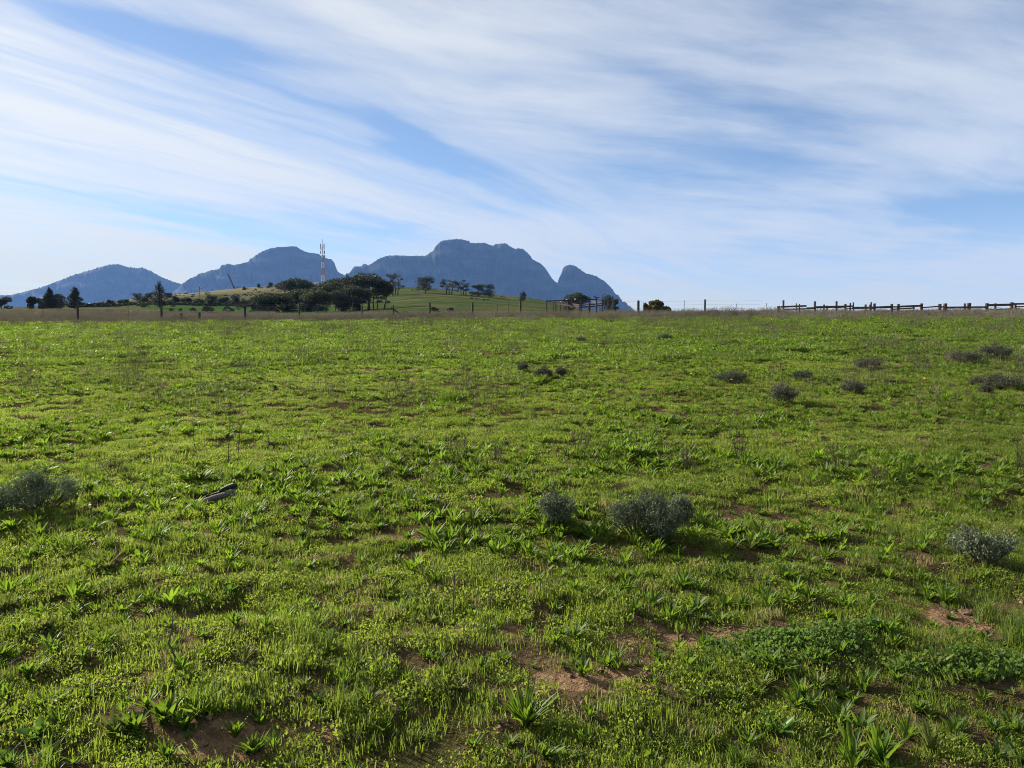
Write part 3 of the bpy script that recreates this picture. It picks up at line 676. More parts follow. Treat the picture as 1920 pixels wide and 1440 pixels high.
# ---- weeds the eye picks out
def plant(name, me, px, py, s, label, cat, group=None, rz=None):
    g = gp(px, py); o = bpy.data.objects.new(name, me); COL.objects.link(o)
    s *= .8; o.location = (g.x, g.y, fz(g.x, g.y)); o.scale = (s,) * 3; o.rotation_euler = (0, 0, R.uniform(0, 6.28) if rz is None else rz)
    return tag(o, label, cat, group)
rg = np.random.default_rng(17)
big = rosette_mesh('large_rosette', 64, .18, .013, rg, M['weed'], .72)
plant('rosette_weed', big, 985, 1345, 1.3, 'large bushy dark green rosette of upright narrow leaves beside bare soil, bottom centre', 'weed')
plant('rosette_weed', rosette_mesh('open_rosette', 12, .17, .028, rg, M['dock'], .55), 1462, 1372, .8, 'shiny open rosette with wide spread pale leaves, right one of a close pair', 'weed')
plant('rosette_weed', rosette_mesh('dense_rosette', 18, .14, .024, rg, M['weed'], .6), 1400, 1385, .8, 'dense green rosette standing just left of the shiny open one', 'weed')
plant('rosette_weed', rosette_mesh('open_rosette', 13, .16, .028, rg, M['weed'], .6), 1092, 1262, .8, 'rosette with one white shining leaf at the upper edge of the bare soil', 'weed')
for (a, b, s, l) in ((250, 1385, 1.0, 'left part of the thick leafy weed clump above the bare soil'), (310, 1378, 1.05, 'middle of the thick leafy weed clump above the bare soil'), (345, 1390, .8, 'right end of the thick leafy weed clump above the bare soil')):
    plant('leafy_weed', rosette_mesh('clump', 26, .16, .03, rg, M['weed'], .85), a, b, s * .85, l, 'weed', 'thick weed clump at the lower left')
for (a, b, s, l) in ((75, 1395, 1.0, 'low broad-leaved dock with three big flat leaves near the bottom left corner'), (20, 1440, .9, 'broad-leaved dock cut off by the bottom left corner'),
                     (235, 825, 1.0, 'bright broad-leaved dock in the grass well above the grey log'), (865, 940, .8, 'pale green broad-leaved dock standing alone in mid field'),
                     (1640, 1195, .9, 'single broad-leaved dock above the dark low leaf patch'), (430, 1110, .7, 'small dock with a pale upturned leaf in the bright grass strip')):
    plant('dock_weed', dock_src[R.randrange(3)], a, b, s * .8, l, 'weed')
for (a, b, s, l) in ((100, 1235, 1.0, 'dark rosette in bright grass near the left edge'), (12, 1320, 1.0, 'very dark rosette touching the left edge'), (1620, 1290, 1.2, 'tall leafy weed in front of the dark low leaf patch'),
                     (1070, 930, .9, 'narrow leaved rosette above the smallest of the near grey shrubs'), (1515, 1130, 1.1, 'dark centred rosette right of the middle, above the low leaf patch'), (690, 1320, .8, 'rosette left of the bare soil streak, bottom middle'),
                     (905, 1250, .9, 'tight dark rosette at the left end of the bare soil above the largest rosette'), (1170, 1090, 1.1, 'spiky rosette with a dark heart in the middle of the meadow'), (1750, 1180, .9, 'rosette standing on bare soil near the right edge')):
    plant('rosette_weed', ros_src[3 + R.randrange(4)], a, b, s, l, 'weed')
# tall leafy grass at the bottom edge
for (a, b, s, l) in ((1650, 1440, 1.25, 'tall leaning leaf blades cut by the bottom edge, right of centre'), (1600, 1442, 1.0, 'shorter leaf blades cut by the bottom edge, left of the tallest'), (1745, 1425, .9, 'leaf blades near the bottom edge, right of the tallest')):
    plant('leafy_weed', rosette_mesh('tall_leaves', 16, .21, .024, rg, M['weed'], 1.1), a, b, s * .8, l, 'weed')
plant('grass_clump', blades_mesh('dark_clump', 520, .20, .30, .006, rg, M['weed'], .8), 842, 752, 1.0, 'dark tuft of long grass with tall dry stalks, in mid field', 'grass clump')
plant('grass_clump', blades_mesh('edge_clump', 160, .12, .3, .005, rg, M['tuft'], .7), 1915, 1215, .8, 'thin grass clump cut by the right edge', 'grass clump')

# ---- low dark leaf patches at the lower right
Pp = []
for (cx_, cy_, rx, ry) in ((1405, 1215, 92, 20), (1530, 1222, 110, 26), (1600, 1200, 70, 14), (1790, 1262, 130, 18), (1470, 1252, 60, 14), (1850, 1250, 90, 14)):
    g = gp(cx_, cy_); a_, b_ = rx * g.y / F, ry * g.y ** 2 / (EYE * F) * 1.1
    n_ = int(3.14 * a_ * b_ * 600); r_ = np.sqrt(RNG.uniform(size=n_)); t_ = RNG.uniform(0, 6.283, n_)
    xx, yy = g.x + a_ * r_ * np.cos(t_), g.y + b_ * r_ * np.sin(t_)
    k = fbm(xx * 6, yy * 6, 81, 2) > .36 * r_ ** 2 + .12; Pp.append(place(xx[k], yy[k]))
Pp = np.concatenate(Pp)
net_src = []
for _ in range(3):
    n_ = 52; r_ = .05 * np.sqrt(rg.uniform(size=n_)); t_ = rg.uniform(0, 6.283, n_)
    net_src.append(hidden(quads_mesh('low_leaf', leaf_quads(np.stack([r_ * np.cos(t_), r_ * np.sin(t_), rg.uniform(.004, .04, n_)], 1), .017, rg, .75, .05), M['nettle'])))
scatter('low_leaf_patch', Pp, RNG.uniform(0, 6.28, len(Pp)), RNG.uniform(.7, 1.2, len(Pp)), net_src, 'dark green mat of small rounded leaves spreading over the lower right', 'ground cover', .2)

# ---- yellow flowers, far up the field
fl = MB()
for k in range(6):
    a = k * math.pi / 3; fl.add([(0, 0, .10), (.012 * math.cos(a - .4), .012 * math.sin(a - .4), .112), (.021 * math.cos(a), .021 * math.sin(a), .118), (.012 * math.cos(a + .4), .012 * math.sin(a + .4), .112)], [(0, 1, 2, 3)])
fsrc = hidden(fl.mesh('petals', M['flower']))
x1, y1 = wedge(22, 45, .55); k = fbm(x1 * .12, y1 * .3, 91, 3) > .50; x1, y1 = x1[k], y1[k]
x2, y2 = wedge(11, 24, .25); k = fbm(x2 * .3, y2 * .4, 92, 3) > .55; x2, y2 = x2[k], y2[k]
xx, yy = np.concatenate([x1, x2]), np.concatenate([y1, y2])
scatter('yellow_flowers', place(xx, yy), RNG.uniform(0, 6.28, len(xx)), RNG.uniform(.8, 1.6, len(xx)), [fsrc], 'tiny yellow flowers dotted through the upper meadow', 'flowers', .5)

# ---- dead stalks along the fence and on the brown field beyond
rg = np.random.default_rng(23)
st_src = [hidden(stalks_mesh('stalks', 30, .36, .5, rg, M['dead'], .011, 3)) for _ in range(5)]
xs, ys = wedge(34, 60, 3.0, .80, 3)
edge = 41.8 + 3.6 * (fbm(xs * .10, xs * 0 + 4, 95, 3) - .5) - 2.2 * sstep(8, 22, xs)
k = RNG.uniform(size=len(xs)) < sstep(-7, 3.0, ys - edge) ** 1.7
xs, ys = xs[k], ys[k]
S = RNG.uniform(.45, 1.0, len(xs)) * (.55 + .6 * fbm(xs * .15, ys * .2, 97, 3)) * np.where(ys < 43, .75, 1) * np.where(RNG.uniform(size=len(xs)) > .93, 1.3, 1)
x2 = RNG.uniform(-95, -14, 2600); y2 = RNG.uniform(60, 125, 2600); k = (x2 / y2 > -.86) & (x2 / y2 < -.33); x2, y2 = x2[k], y2[k]
x3 = RNG.uniform(-25, 40, 1500); y3 = RNG.uniform(60, 80, 1500)
xs = np.concatenate([xs, x2, x3]); ys = np.concatenate([ys, y2, y3]); S = np.concatenate([S, RNG.uniform(.6, 1.2, len(x2)), RNG.uniform(.5, .9, len(x3))])
scatter('dry_weeds', place(xs, ys), RNG.uniform(0, 6.28, len(xs)), S, st_src, 'tall dead brown weeds lining the fence along the crest of the field', 'dry weeds')
th_src = [hidden(stalks_mesh('thin_stalks', 16, .25, .34, rg, M['olive_stalk'], .0045, 2)) for _ in range(4)]
xs, ys = wedge(9, 42, 2.2); k = fbm(xs * .3, ys * .3, 99, 3) > .46; xs, ys = xs[k], ys[k]
scatter('thin_dry_stems', place(xs, ys), RNG.uniform(0, 6.28, len(xs)), RNG.uniform(.5, 1.2, len(xs)), th_src, 'sparse thin dry stems rising out of the meadow grass', 'dry stems')

# ------------------------------------------------------------------ grey shrubs in the field
def shrub_parts(w, h, rng, leaf, dens=1.0, airy=False):
    """Dome of fine upright twigs; w, h in metres, base at the origin."""
    st = MB(); tips = []
    nst = int((7 if airy else 36) * max(1, w / .4))
    for k in range(nst):
        a = rng.uniform(0, 6.283); r = math.sqrt(rng.uniform(0, 1))
        lob = .78 + .58 * float(vnoise(a * 1.1 + w * 40, r * 2.0, 7))
        e = np.array([math.cos(a) * r * w * .5 * (.75 + .35 * lob), math.sin(a) * r * w * .5, h * (1 - .42 * r * r) * rng.uniform(.7, 1.12) * lob])
        b = e * np.array([.14, .14, 0]) + np.array([0, 0, -.02]); mid = b * .45 + e * .55 + rng.normal(size=3) * .04 * w; mid[2] = b[2] * .5 + e[2] * .5
        st.tube([b, mid, e], [.0045 + .004 * w, .003 + .002 * w, .0015], 4, False); tips.append((mid, e))
        for q in range(4 if not airy else 6):
            t = rng.uniform(.25, 1); s = mid + (e - mid) * t; f = s + np.array([rng.normal() * .09 * w, rng.normal() * .09 * w, rng.uniform(.05, .2) * h])
            st.tube([s, f], [.002, .001], 3, False); tips.append((s, f))
    n = int((6800 if not airy else 420) * dens * max(.5, w * h / .15))
    n = min(n, 13000)
    T = np.array([t for t in tips]); i = rng.integers(0, len(T), n); u = rng.uniform(0.1, 1.08, n)[:, None]
    P = T[i, 0] * (1 - u) + T[i, 1] * u + rng.normal(size=(n, 3)) * (.022 * (.6 + w))
    P[:, 2] = np.maximum(P[:, 2], .01)
    return st, leaf_quads(P, (.020 if not airy else .016) * (.75 + .5 * w), rng, .38, .45)
SHRUBS = [  # centre px, base py, width px, height px, kind, label
 (78, 966, 118, 62, 'shrub', 'wide grey-green shrub near the left edge, below and left of the grey log'),
 (-8, 975, 50, 50, 'shrub', 'grey-green shrub cut off by the left edge of the picture'),
 (1041, 990, 62, 54, 'shrub', 'dark grey rounded shrub standing alone left of the pair of merged shrubs'),
 (1192, 1004, 100, 72, 'shrub', 'left and wider one of the merged grey-green shrubs right of centre'),
 (1240, 1014, 78, 82, 'shrub', 'tall middle one of the merged grey-green shrubs right of centre'),
 (1273, 976, 44, 50, 'shrub', 'small upright grey shrub behind the right end of the merged shrubs'),
 (1843, 1060, 96, 58, 'shrub', 'compact flat-topped grey-green shrub low down near the right edge'),
 (1469, 757, 46, 33, 'shrub_dark', 'rounded grey shrub, nearest of the cluster in the upper right field'),
 (1597, 739, 44, 24, 'shrub_dark', 'dark low shrub right of the rounded grey shrub in the upper right field'),
 (1503, 714, 34, 16, 'shrub_dark', 'small dark shrub just above the rounded grey shrub, upper right field'),
 (1372, 718, 58, 17, 'shrub_dark', 'flat spreading grey shrub left of the small dark shrub, upper right field'),
 (1628, 692, 46, 19, 'shrub_dark', 'greyish spiky shrub between the brown soil mound and the dark low shrub'),
 (1806, 681, 52, 19, 'shrub_dark', 'low grey shrub growing against a small mound of brown soil'),
 (1868, 677, 48, 22, 'shrub_dark', 'grey shrub nearest the right edge below the rail fence'),
 (980, 698, 17, 15, 'shrub_dark', 'very small almost black shrub in the middle of the upper field'),
 (1020, 712, 36, 19, 'shrub_dark', 'thin brownish shrub to the right of the almost black one'),
 (1052, 709, 20, 14, 'shrub_dark', 'small brownish shrub at the right end of the row of three in mid field'),
 (1246, 640, 28, 12, 'shrub', 'small grey shrub far up the field below the weeds left of the rail fence'),
 (1090, 644, 18, 10, 'shrub_dark', 'tiny dark shrub far up the field below the timber pen'),
 (1880, 728, 70, 20, 'shrub_dark', 'wide dark shrub row end at the right edge of the upper field'),
 (1830, 722, 22, 14, 'shrub_dark', 'small dark shrub to the left of the wide dark one at the right edge'),
 (1848, 739, 20, 12, 'shrub_dark', 'lowest small dark shrub under the wide dark one by the right edge'),
]
for i, (px, by, wp, hp, kd, lb) in enumerate(SHRUBS):
    g = gp(px, by); s = g.y / F; z = fz(g.x, g.y)
    t = empty('shrub', (g.x, g.y, z), lb, 'shrub', 'grey shrubs scattered in the meadow')
    rng = np.random.default_rng(200 + i)
    st, lv = shrub_parts(wp * s * .98, hp * s * 1.08, rng, M[kd])
    st.build('stems', M['twig'], t)
    o = bpy.data.objects.new('foliage', quads_mesh('foliage', lv, M[kd])); COL.objects.link(o); o.parent = t
AIRY = [
 (1906, 888, 62, 70, 'pale feathery bush cut by the right edge halfway down the field'),
 (865, 870, 50, 48, 'leafless twiggy bush left of the low dense one, mid field'), (929, 868, 46, 30, 'low dense twiggy bush right of the taller leafless one, mid field'),
 (1386, 868, 28, 62, 'slender upright twiggy bush, right of centre in mid field'), (1572, 888, 60, 62, 'wide see-through twiggy bush between the slender one and the right edge'),
 (565, 682, 42, 28, 'brown see-through bush in the upper left field'), (965, 662, 44, 22, 'brown see-through bush in the upper middle field'),
 (1065, 603, 32, 14, 'brown bush at the edge of the dry weeds below the timber pen'), (1148, 605, 62, 17, 'wide brown bush at the edge of the dry weeds right of the pen'),
 (1405, 606, 34, 13, 'brown bush at the edge of the dry weeds left of the rail fence'), (1735, 692, 50, 24, 'brown see-through bush left of the grey shrub at the soil mound'),
 (215, 890, 44, 40, 'thin twiggy bush above the wide grey shrub on the left'), (1290, 880, 36, 44, 'thin leafless bush left of the slender upright one'),
 (1085, 850, 56, 44, 'thin spreading bush with a bare stick leaning beside it'), (760, 745, 40, 40, 'fine dry bush left of the dark grass tuft'),
 (1640, 912, 40, 34, 'small leafless bush under the wide see-through one on the right'),
]
for i, (px, by, wp, hp, lb) in enumerate(AIRY):
    g = gp(px, by); s = g.y / F; z = fz(g.x, g.y)
    t = empty('dry_bush', (g.x, g.y, z), lb, 'bush', 'thin twiggy bushes in the meadow')
    rng = np.random.default_rng(300 + i)
    st, lv = shrub_parts(wp * s, hp * s, rng, M['olive_stalk'], 1, True)
    st.build('stems', M['olive_stalk'], t)
    o = bpy.data.objects.new('foliage', quads_mesh('foliage', lv, M['olive_stalk'])); COL.objects.link(o); o.parent = t
# single tall stalks
STALKS = [(428, 868, 128, 'tallest thin dry stalk rising above the grey log'), (366, 850, 62, 'short dry stalk left of the tallest one near the log'), (446, 862, 70, 'bare dry stalk right of the tallest one near the log'),
          (329, 1280, 112, 'dark dead stalk with a short side branch in the near left grass'), (854, 1150, 110, 'thin pale stalk in the bright grass strip, middle'), (1000, 910, 36, 'short bent stalk with a leaf on its top, mid field'),
          (815, 750, 62, 'left dry stalk of the dark grass tuft'), (858, 750, 56, 'right dry stalk of the dark grass tuft'), (505, 850, 48, 'single thin stalk right of the log, mid field'), (700, 665, 34, 'thin stalk in the upper field left of centre'),
          (1420, 830, 60, 'thin grey stalk above the slender bush'), (1050, 880, 48, 'bare stick leaning to the right, middle of the meadow')]
for i, (px, by, hp, lb) in enumerate(STALKS):
    g = gp(px, by); h = hp * g.y / F; mb = MB(); rr = random.Random(i)
    lean = .5 if 'leaning' in lb else rr.uniform(-.08, .08)
    p = [Vector((lean * h * t + rr.uniform(-.01, .01), rr.uniform(-.02, .02), h * t)) for t in (0, .3, .6, .85, 1)]
    mb.tube(p, [.0045, .004, .0035, .003, .002], 5)
    for k in range(5):
        t = rr.uniform(.35, .95); q = Vector((lean * h * t, 0, h * t)); e = q + Vector((rr.uniform(-.2, .2), rr.uniform(-.2, .2), rr.uniform(.08, .2))) * h * .6
        mb.tube([q, e], [.002, .001], 4); mb.tube([e, e + Vector((0, 0, .012))], [.004, .003], 5)
    o = mb.build('dry_stalk', M['twig'], None, (g.x, g.y, fz(g.x, g.y) - .01)); tag(o, lb, 'stalk', 'single dry stalks standing in the meadow')

# ------------------------------------------------------------------ the log
g = gp(415, 938); s = g.y / F
t = empty('log', (g.x, g.y, fz(g.x, g.y)), 'weathered grey log with a dark charred upper edge lying half sunk in the grass', 'log')
mb = MB(); rr = random.Random(5)
a, b = Vector((-40 * s, -.03, .03)), Vector((24 * s, .02, 30 * s))
mb.tube([a.lerp(b, k / 7) + Vector((rr.uniform(-.006, .006), 0, rr.uniform(-.006, .006))) for k in range(8)], [.012, .022, .024, .028, .024, .026, .020, .012], 9)
mb.build('grey_trunk', M['log_grey'], t, None, True)
mb = MB(); a, b = Vector((-22 * s, .03, 22 * s)), Vector((26 * s, .05, 40 * s))
mb.tube([a.lerp(b, k / 6) + Vector((rr.uniform(-.008, .008), rr.uniform(-.01, .01), rr.uniform(-.006, .006))) for k in range(7)], [.006, .010, .013, .015, .02, .025, .016], 7)
mb.build('charred_edge', M['log_dark'], t)
mb = MB(); mb.tube([Vector((16 * s, 0, 22 * s)), Vector((30 * s, .02, 25 * s))], [.014, .007], 6); mb.build('splinter', M['log_grey'], t)

# ------------------------------------------------------------------ clods of soil along the bare streaks
for i, (px, py, r, lb) in enumerate([(920, 1292, .022, 'dark clod of soil under the edge of the bare streak left of the largest rosette'), (1815, 1142, .03, 'dark clod of earth on the bare patch near the right edge'), (795, 1282, .022, 'dark clod beside a rosette left of the bare streak'),
                                     (1210, 1268, .028, 'low bank of dark earth at the right end of the bare streak'), (1518, 1110, .028, 'dark clod under a rosette, right half of the meadow'), (1782, 673, .1, 'small mound of reddish soil by the low grey shrub, far right'), (1452, 613, .16, 'small dark brown mound far up the field below the rail fence')]):
    g = gp(px, py); rng = np.random.default_rng(i); mb = MB(); v = []; f = []
    for a in range(7):
        for b in range(12):
            th, ph = a / 6 * 1.75, b / 12 * 6.283; q = r * rng.uniform(.55, 1.3)
            v.append((q * 1.5 * math.sin(th) * math.cos(ph), q * math.sin(th) * math.sin(ph), q * .7 * math.cos(th)))
    for a in range(6):
        for b in range(12): f.append((a * 12 + b, (a + 1) * 12 + b, (a + 1) * 12 + (b + 1) % 12, a * 12 + (b + 1) % 12))
    mb.add(v, f); o = mb.build('soil_clod', solid_mat('clod_earth', (.06, .038, .025), (.15, .09, .055), 30, .95, .8), None, (g.x, g.y, fz(g.x, g.y)), True); tag(o, lb, 'clod')

# ------------------------------------------------------------------ trees
def tree(px, top, wpx, d, kind, label, group=None, name='tree', cat='tree', mat='pine', off=0.0, seed=None, lean=0.0):
    x = at(px, top, d).x; zg = gz(x, d) + off; H = at(px, top, d).z - zg; Wd = wpx * d / F
    rng = np.random.default_rng(seed if seed is not None else int(px * 7 + top)); r = Wd / 2 * (1.22 if kind == 'umbrella' else 1.18 if kind in ('tier', 'airy') else 1)
    t = empty(name, (x, d, zg), label, cat, group)
    blobs = []; tr = MB(); limb = []
    if kind == 'umbrella':
        nb = 20
        for k in range(nb):
            a = rng.uniform(0, 6.283); q = math.sqrt(rng.uniform(0, 1)) * .72
            zz = H * (.80 - .17 * q * q / .5) + rng.normal() * .035 * H
            blobs.append((r * q * math.cos(a), r * q * math.sin(a), zz, r * rng.uniform(.30, .44), r * rng.uniform(.30, .44), H * rng.uniform(.12, .17)))
        blobs += [(-r * .72, 0, H * .62, r * .28, r * .3, H * .12), (r * .72, 0, H * .63, r * .28, r * .3, H * .12), (0, 0, H * .86, r * .5, r * .5, H * .13), (-r * .3, -r * .3, H * .52, r * .3, r * .3, H * .12), (r * .35, r * .2, H * .5, r * .3, r * .3, H * .12)]
        top_ = .45
    elif kind == 'cone':
        nb = 15
        for k in range(nb):
            u = (k + .5) / nb; z = H * (.10 + .86 * u); q = r * (1.04 - u) ** .75 * rng.uniform(.8, 1.1)
            for a in (rng.uniform(0, 6.283), rng.uniform(0, 6.283), rng.uniform(0, 6.283)):
                blobs.append((q * .5 * math.cos(a), q * .5 * math.sin(a), z, q * .72 + .12, q * .72 + .12, H * .07))
        top_ = .95
    elif kind == 'tier':
        for k in range(26):
            u = rng.uniform(.08, 1); a = rng.uniform(0, 6.283); q = r * (1.0 - .55 * u) * rng.uniform(.3, .8)
            blobs.append((q * math.cos(a), q * math.sin(a), H * (.08 + .84 * u), r * .42, r * .42, H * .085))
        top_ = .9
    elif kind == 'airy':
        for k in range(26):
            a = rng.uniform(0, 6.283); q = r * math.sqrt(rng.uniform(.05, 1)) * .85; u = rng.uniform(.30, .95)
            blobs.append((q * math.cos(a) * (1.15 - .4 * u), q * math.sin(a), H * u, r * rng.uniform(.16, .27), r * .25, H * rng.uniform(.05, .085)))
        top_ = .8
    else:                                               # bush
        for k in range(18):
            a = rng.uniform(0, 6.283); q = r * math.sqrt(rng.uniform(0, 1)) * .68; u = rng.uniform(.06, .84)
            sc = math.sqrt(max(.15, 1 - ((u - .4) / .62) ** 2))
            blobs.append((q * sc * math.cos(a), q * sc * math.sin(a), H * u, r * rng.uniform(.3, .42), r * .36, H * rng.uniform(.14, .22)))
        top_ = .6
    # trunk and limbs
    tw = max(.05, H * (.026 if kind != 'bush' else .02))
    n_tr = {'airy': 3, 'umbrella': 1, 'bush': 3}.get(kind, 1)
    for k in range(n_tr):
        bx = (k - (n_tr - 1) / 2) * r * .22; tx = bx * 1.6 + lean * H
        fork = Vector((bx + (tx - bx) * .7, 0, H * top_ * .85))
        tr.tube([(bx, 0, -.4), (bx + (tx - bx) * .3, rng.normal() * .02 * H, H * top_ * .4), fork], [tw * 1.25, tw, tw * .75], 7)
        limb.append(fork)
    for b in blobs[:: (1 if kind in ('umbrella', 'airy') else 3)]:
        q = min(limb, key=lambda v: (v - Vector(b[:3])).length)
        st = q * (.55 + .45 * rng.uniform()) if kind in ('cone', 'tier', 'bush') else q
        e = Vector(b[:3]); st = Vector((st.x, st.y, min(st.z, e.z - .02 * H)))
        tr.tube([st, st.lerp(e, .55) + Vector((0, 0, -.03 * H)), e], [tw * .5, tw * .32, tw * .12], 5, False)
    tr.build('trunk', M['bark'], t, None, True)
    B = np.array(blobs); vol = (B[:, 3] * B[:, 4] * B[:, 5]) ** (1 / 1.5); n = {'umbrella': 10000, 'cone': 7000, 'tier': 6500, 'airy': 5500, 'bush': 6500}[kind]
    i = rng.choice(len(B), n, p=vol / vol.sum()); v = rng.normal(size=(n, 3)); v /= np.linalg.norm(v, axis=1, keepdims=True)
    P = B[i, :3] + v * B[i, 3:] * (rng.uniform(.35, 1.06, (n, 1)) ** .6)
    keep = fbm(P[:, 0] / r * 3.2 + 5, P[:, 2] / H * 7 + P[:, 1] / r * 2, 5, 3) > (.30 if kind != 'airy' else .38)
    P = P[keep & (P[:, 2] > .0 * H)]
    sz = max(.2, .058 * r)
    o = bpy.data.objects.new('crown', quads_mesh('crown', leaf_quads(P, sz, rng, .6, .1), M[mat])); COL.objects.link(o); o.parent = t
    return t
G1 = 'dark trees on the left skyline below the first mountain'
tree(2, 555, 40, 150, 'bush', 'rounded dark tree cut by the left edge of the picture', G1, mat='broad', seed=1)
tree(60, 554, 20, 152, 'bush', 'small round tree at the left end of the dark left group', G1, mat='broad', seed=2)
tree(77, 555, 18, 156, 'bush', 'low round tree second in the dark left group', G1, mat='broad', seed=3)
tree(102, 551, 24, 154, 'bush', 'round tree pressed against the right side of the pointed middle conifer', G1, mat='broad', seed=8)
tree(84, 557, 22, 153, 'bush', 'low round tree pressed against the left side of the pointed middle conifer', G1, mat='broad', seed=9)
tree(92, 538, 26, 150, 'cone', 'narrow pointed conifer standing in the middle of the dark left group', G1, 'conifer_tree', mat='cypress', seed=4)
tree(112, 548, 26, 158, 'bush', 'broad round tree between the two pointed conifers of the left group', G1, mat='broad', seed=5)
tree(139, 536, 32, 152, 'cone', 'wide pointed conifer at the right end of the left group, behind a fence post', G1, 'conifer_tree', mat='cypress', seed=6)
tree(298, 525, 35, 190, 'cone', 'lone tall dark conifer behind a fence post, left of the dry hill', None, 'conifer_tree', mat='cypress', seed=7)
G2 = 'dark bushes along the foot of the dry hill'
for i, (px, top, wp, d, lb) in enumerate([(166, 569, 18, 200, 'low dark bush just right of the left conifer group'), (188, 566, 22, 205, 'low dark bush third from the lone tall conifer on its left'), (206, 562, 18, 215, 'round dark bush second from the lone tall conifer on its left'),
        (232, 561, 24, 225, 'low wide bush closest to the lone conifer on its left'), (268, 556, 24, 235, 'dark bush touching the left side of the lone conifer'), (329, 554, 14, 225, 'small round bush just right of the lone conifer'),
        (348, 556, 26, 235, 'low bush between the small round one and the lamp mast'), (372, 559, 26, 232, 'low bush under the lamp mast'), (394, 546, 30, 228, 'large dark bush right of the lamp mast'), (420, 556, 26, 232, 'low dark bush in the gap between the two large bushes'),
        (441, 550, 28, 228, 'large rounded dark bush left of the pine grove'), (462, 560, 24, 232, 'low bush beside the large rounded one, near the pine grove'), (482, 557, 24, 230, 'dark bush touching the left side of the pine grove')]):
    tree(px, top, wp, d, 'bush', lb, G2, 'bush', 'bush', 'broad', seed=40 + i)
G3 = 'bushes along the crest of the dry hill'
for i, (px, top, wp, d, lb) in enumerate([(258, 549, 26, 320, 'dark bush on the hill crest left of the lone conifer'), (278, 547, 22, 330, 'dark bush on the hill crest hidden partly by the lone conifer'), (316, 548, 20, 330, 'dark bush on the hill crest right of the lone conifer'),
        (485, 531, 6, 400, 'small round bush on the crest between two thin poles'), (507, 528, 9, 400, 'bigger round bush on the crest next to the right thin pole'), (458, 537, 8, 380, 'tiny bush on the dry slope below the left thin pole')]):
    tree(px, top, wp, d, 'bush', lb, G3, 'bush', 'bush', 'broad', seed=60 + i)
G4 = 'bushes on the green strip beyond the fence'
for i, (px, top, wp, d, m_, lb) in enumerate([(426, 582, 11, 105, 'broad', 'dark round bush on the green strip left of the thick fence post'), (475, 570, 14, 120, 'cypress', 'ball shaped clipped looking bush just right of the thick fence post'), (474, 581, 15, 118, 'cypress', 'lower bush beneath the ball shaped one by the thick fence post'),
        (322, 578, 9, 130, 'scrub', 'pale scrubby bush nearest the lone conifer on the green strip'), (338, 578, 8, 132, 'scrub', 'pale scrubby bush second from the lone conifer on the green strip'), (362, 577, 12, 132, 'scrub', 'pale scrubby bush in the middle of the green strip'),
        (392, 575, 26, 130, 'scrub', 'wide scrubby bush on the green strip'), (420, 574, 8, 130, 'scrub', 'upright scrubby bush right of the wide one on the green strip'), (434, 577, 10, 126, 'scrub', 'scrubby bush above the dark round one on the green strip'),
        (395, 584, 18, 110, 'scrub', 'low grey bush in front of the wide scrubby one'), (815, 576, 18, 75, 'broad', 'low dark bush beside a fence post right of the broken brace'), (845, 578, 14, 78, 'broad', 'lower dark bush second from the fence post right of the brace')]):
    tree(px, top, wp, d, 'bush', lb, G4, 'bush', 'bush', m_, seed=80 + i)
G5 = 'umbrella pines of the dark grove on the hill'
tree(556, 521, 66, 265, 'umbrella', 'olive topped umbrella pine at the back left of the grove', G5, 'pine_tree', seed=101)
tree(512, 549, 66, 150, 'umbrella', 'low wide umbrella pine at the left front of the grove', G5, 'pine_tree', seed=102)
tree(490, 562, 30, 146, 'bush', 'dark leafy tree under the left front pine of the grove', None, 'tree', seed=112, mat='cypress')
tree(572, 541, 68, 165, 'umbrella', 'umbrella pine with a smooth arched top, second from the left in the grove', G5, 'pine_tree', seed=103)
tree(612, 530, 60, 190, 'umbrella', 'umbrella pine in front of the mast foot', G5, 'pine_tree', seed=104)
tree(640, 519, 70, 195, 'umbrella', 'tall dense umbrella pine right of the mast', G5, 'pine_tree', seed=105)
tree(596, 543, 56, 158, 'umbrella', 'lower umbrella pine in the middle front of the grove', G5, 'pine_tree', seed=106)
tree(662, 534, 62, 172, 'umbrella', 'umbrella pine filling the middle of the grove below the tallest crown', G5, 'pine_tree', seed=107)
tree(690, 511, 82, 190, 'umbrella', 'tallest umbrella pine with the widest flat crown, right side of the grove', G5, 'pine_tree', seed=108, lean=.05)
tree(720, 524, 30, 192, 'umbrella', 'slanting small pine at the right edge of the grove', G5, 'pine_tree', seed=109, lean=.12)
tree(700, 541, 52, 186, 'airy', 'thin trunked pine below the tallest crown at the right of the grove', None, 'pine_tree', seed=113)
tree(540, 552, 44, 172, 'umbrella', 'umbrella pine half hidden between the two left front pines', G5, 'pine_tree', seed=141)
tree(628, 545, 46, 168, 'umbrella', 'low umbrella pine in the shaded middle of the grove', G5, 'pine_tree', seed=142)
tree(506, 566, 44, 150, 'bush', 'dark dense lower crown at the left front corner of the grove', None, 'tree', seed=145, mat='cypress')
tree(574, 562, 52, 168, 'bush', 'dark dense lower crowns between the second and middle pines', None, 'tree', seed=146, mat='cypress')
tree(655, 555, 50, 178, 'umbrella', 'lowest umbrella pine below the tall ones right of the mast', G5, 'pine_tree', seed=147)
tree(668, 545, 44, 182, 'bush', 'dark undergrowth tree left of the tallest pine trunk', None, 'tree', seed=143, mat='cypress')
tree(600, 560, 46, 180, 'bush', 'dark undergrowth tree behind the middle front pines', None, 'tree', seed=144, mat='cypress')
tree(651, 511, 18, 215, 'cone', 'dark spiky treetop poking up left of the tallest pine', None, 'conifer_tree', mat='cypress', seed=110)
tree(540, 566, 40, 156, 'bush', 'dark undergrowth tree between the left front pines', None, 'tree', seed=114, mat='cypress')
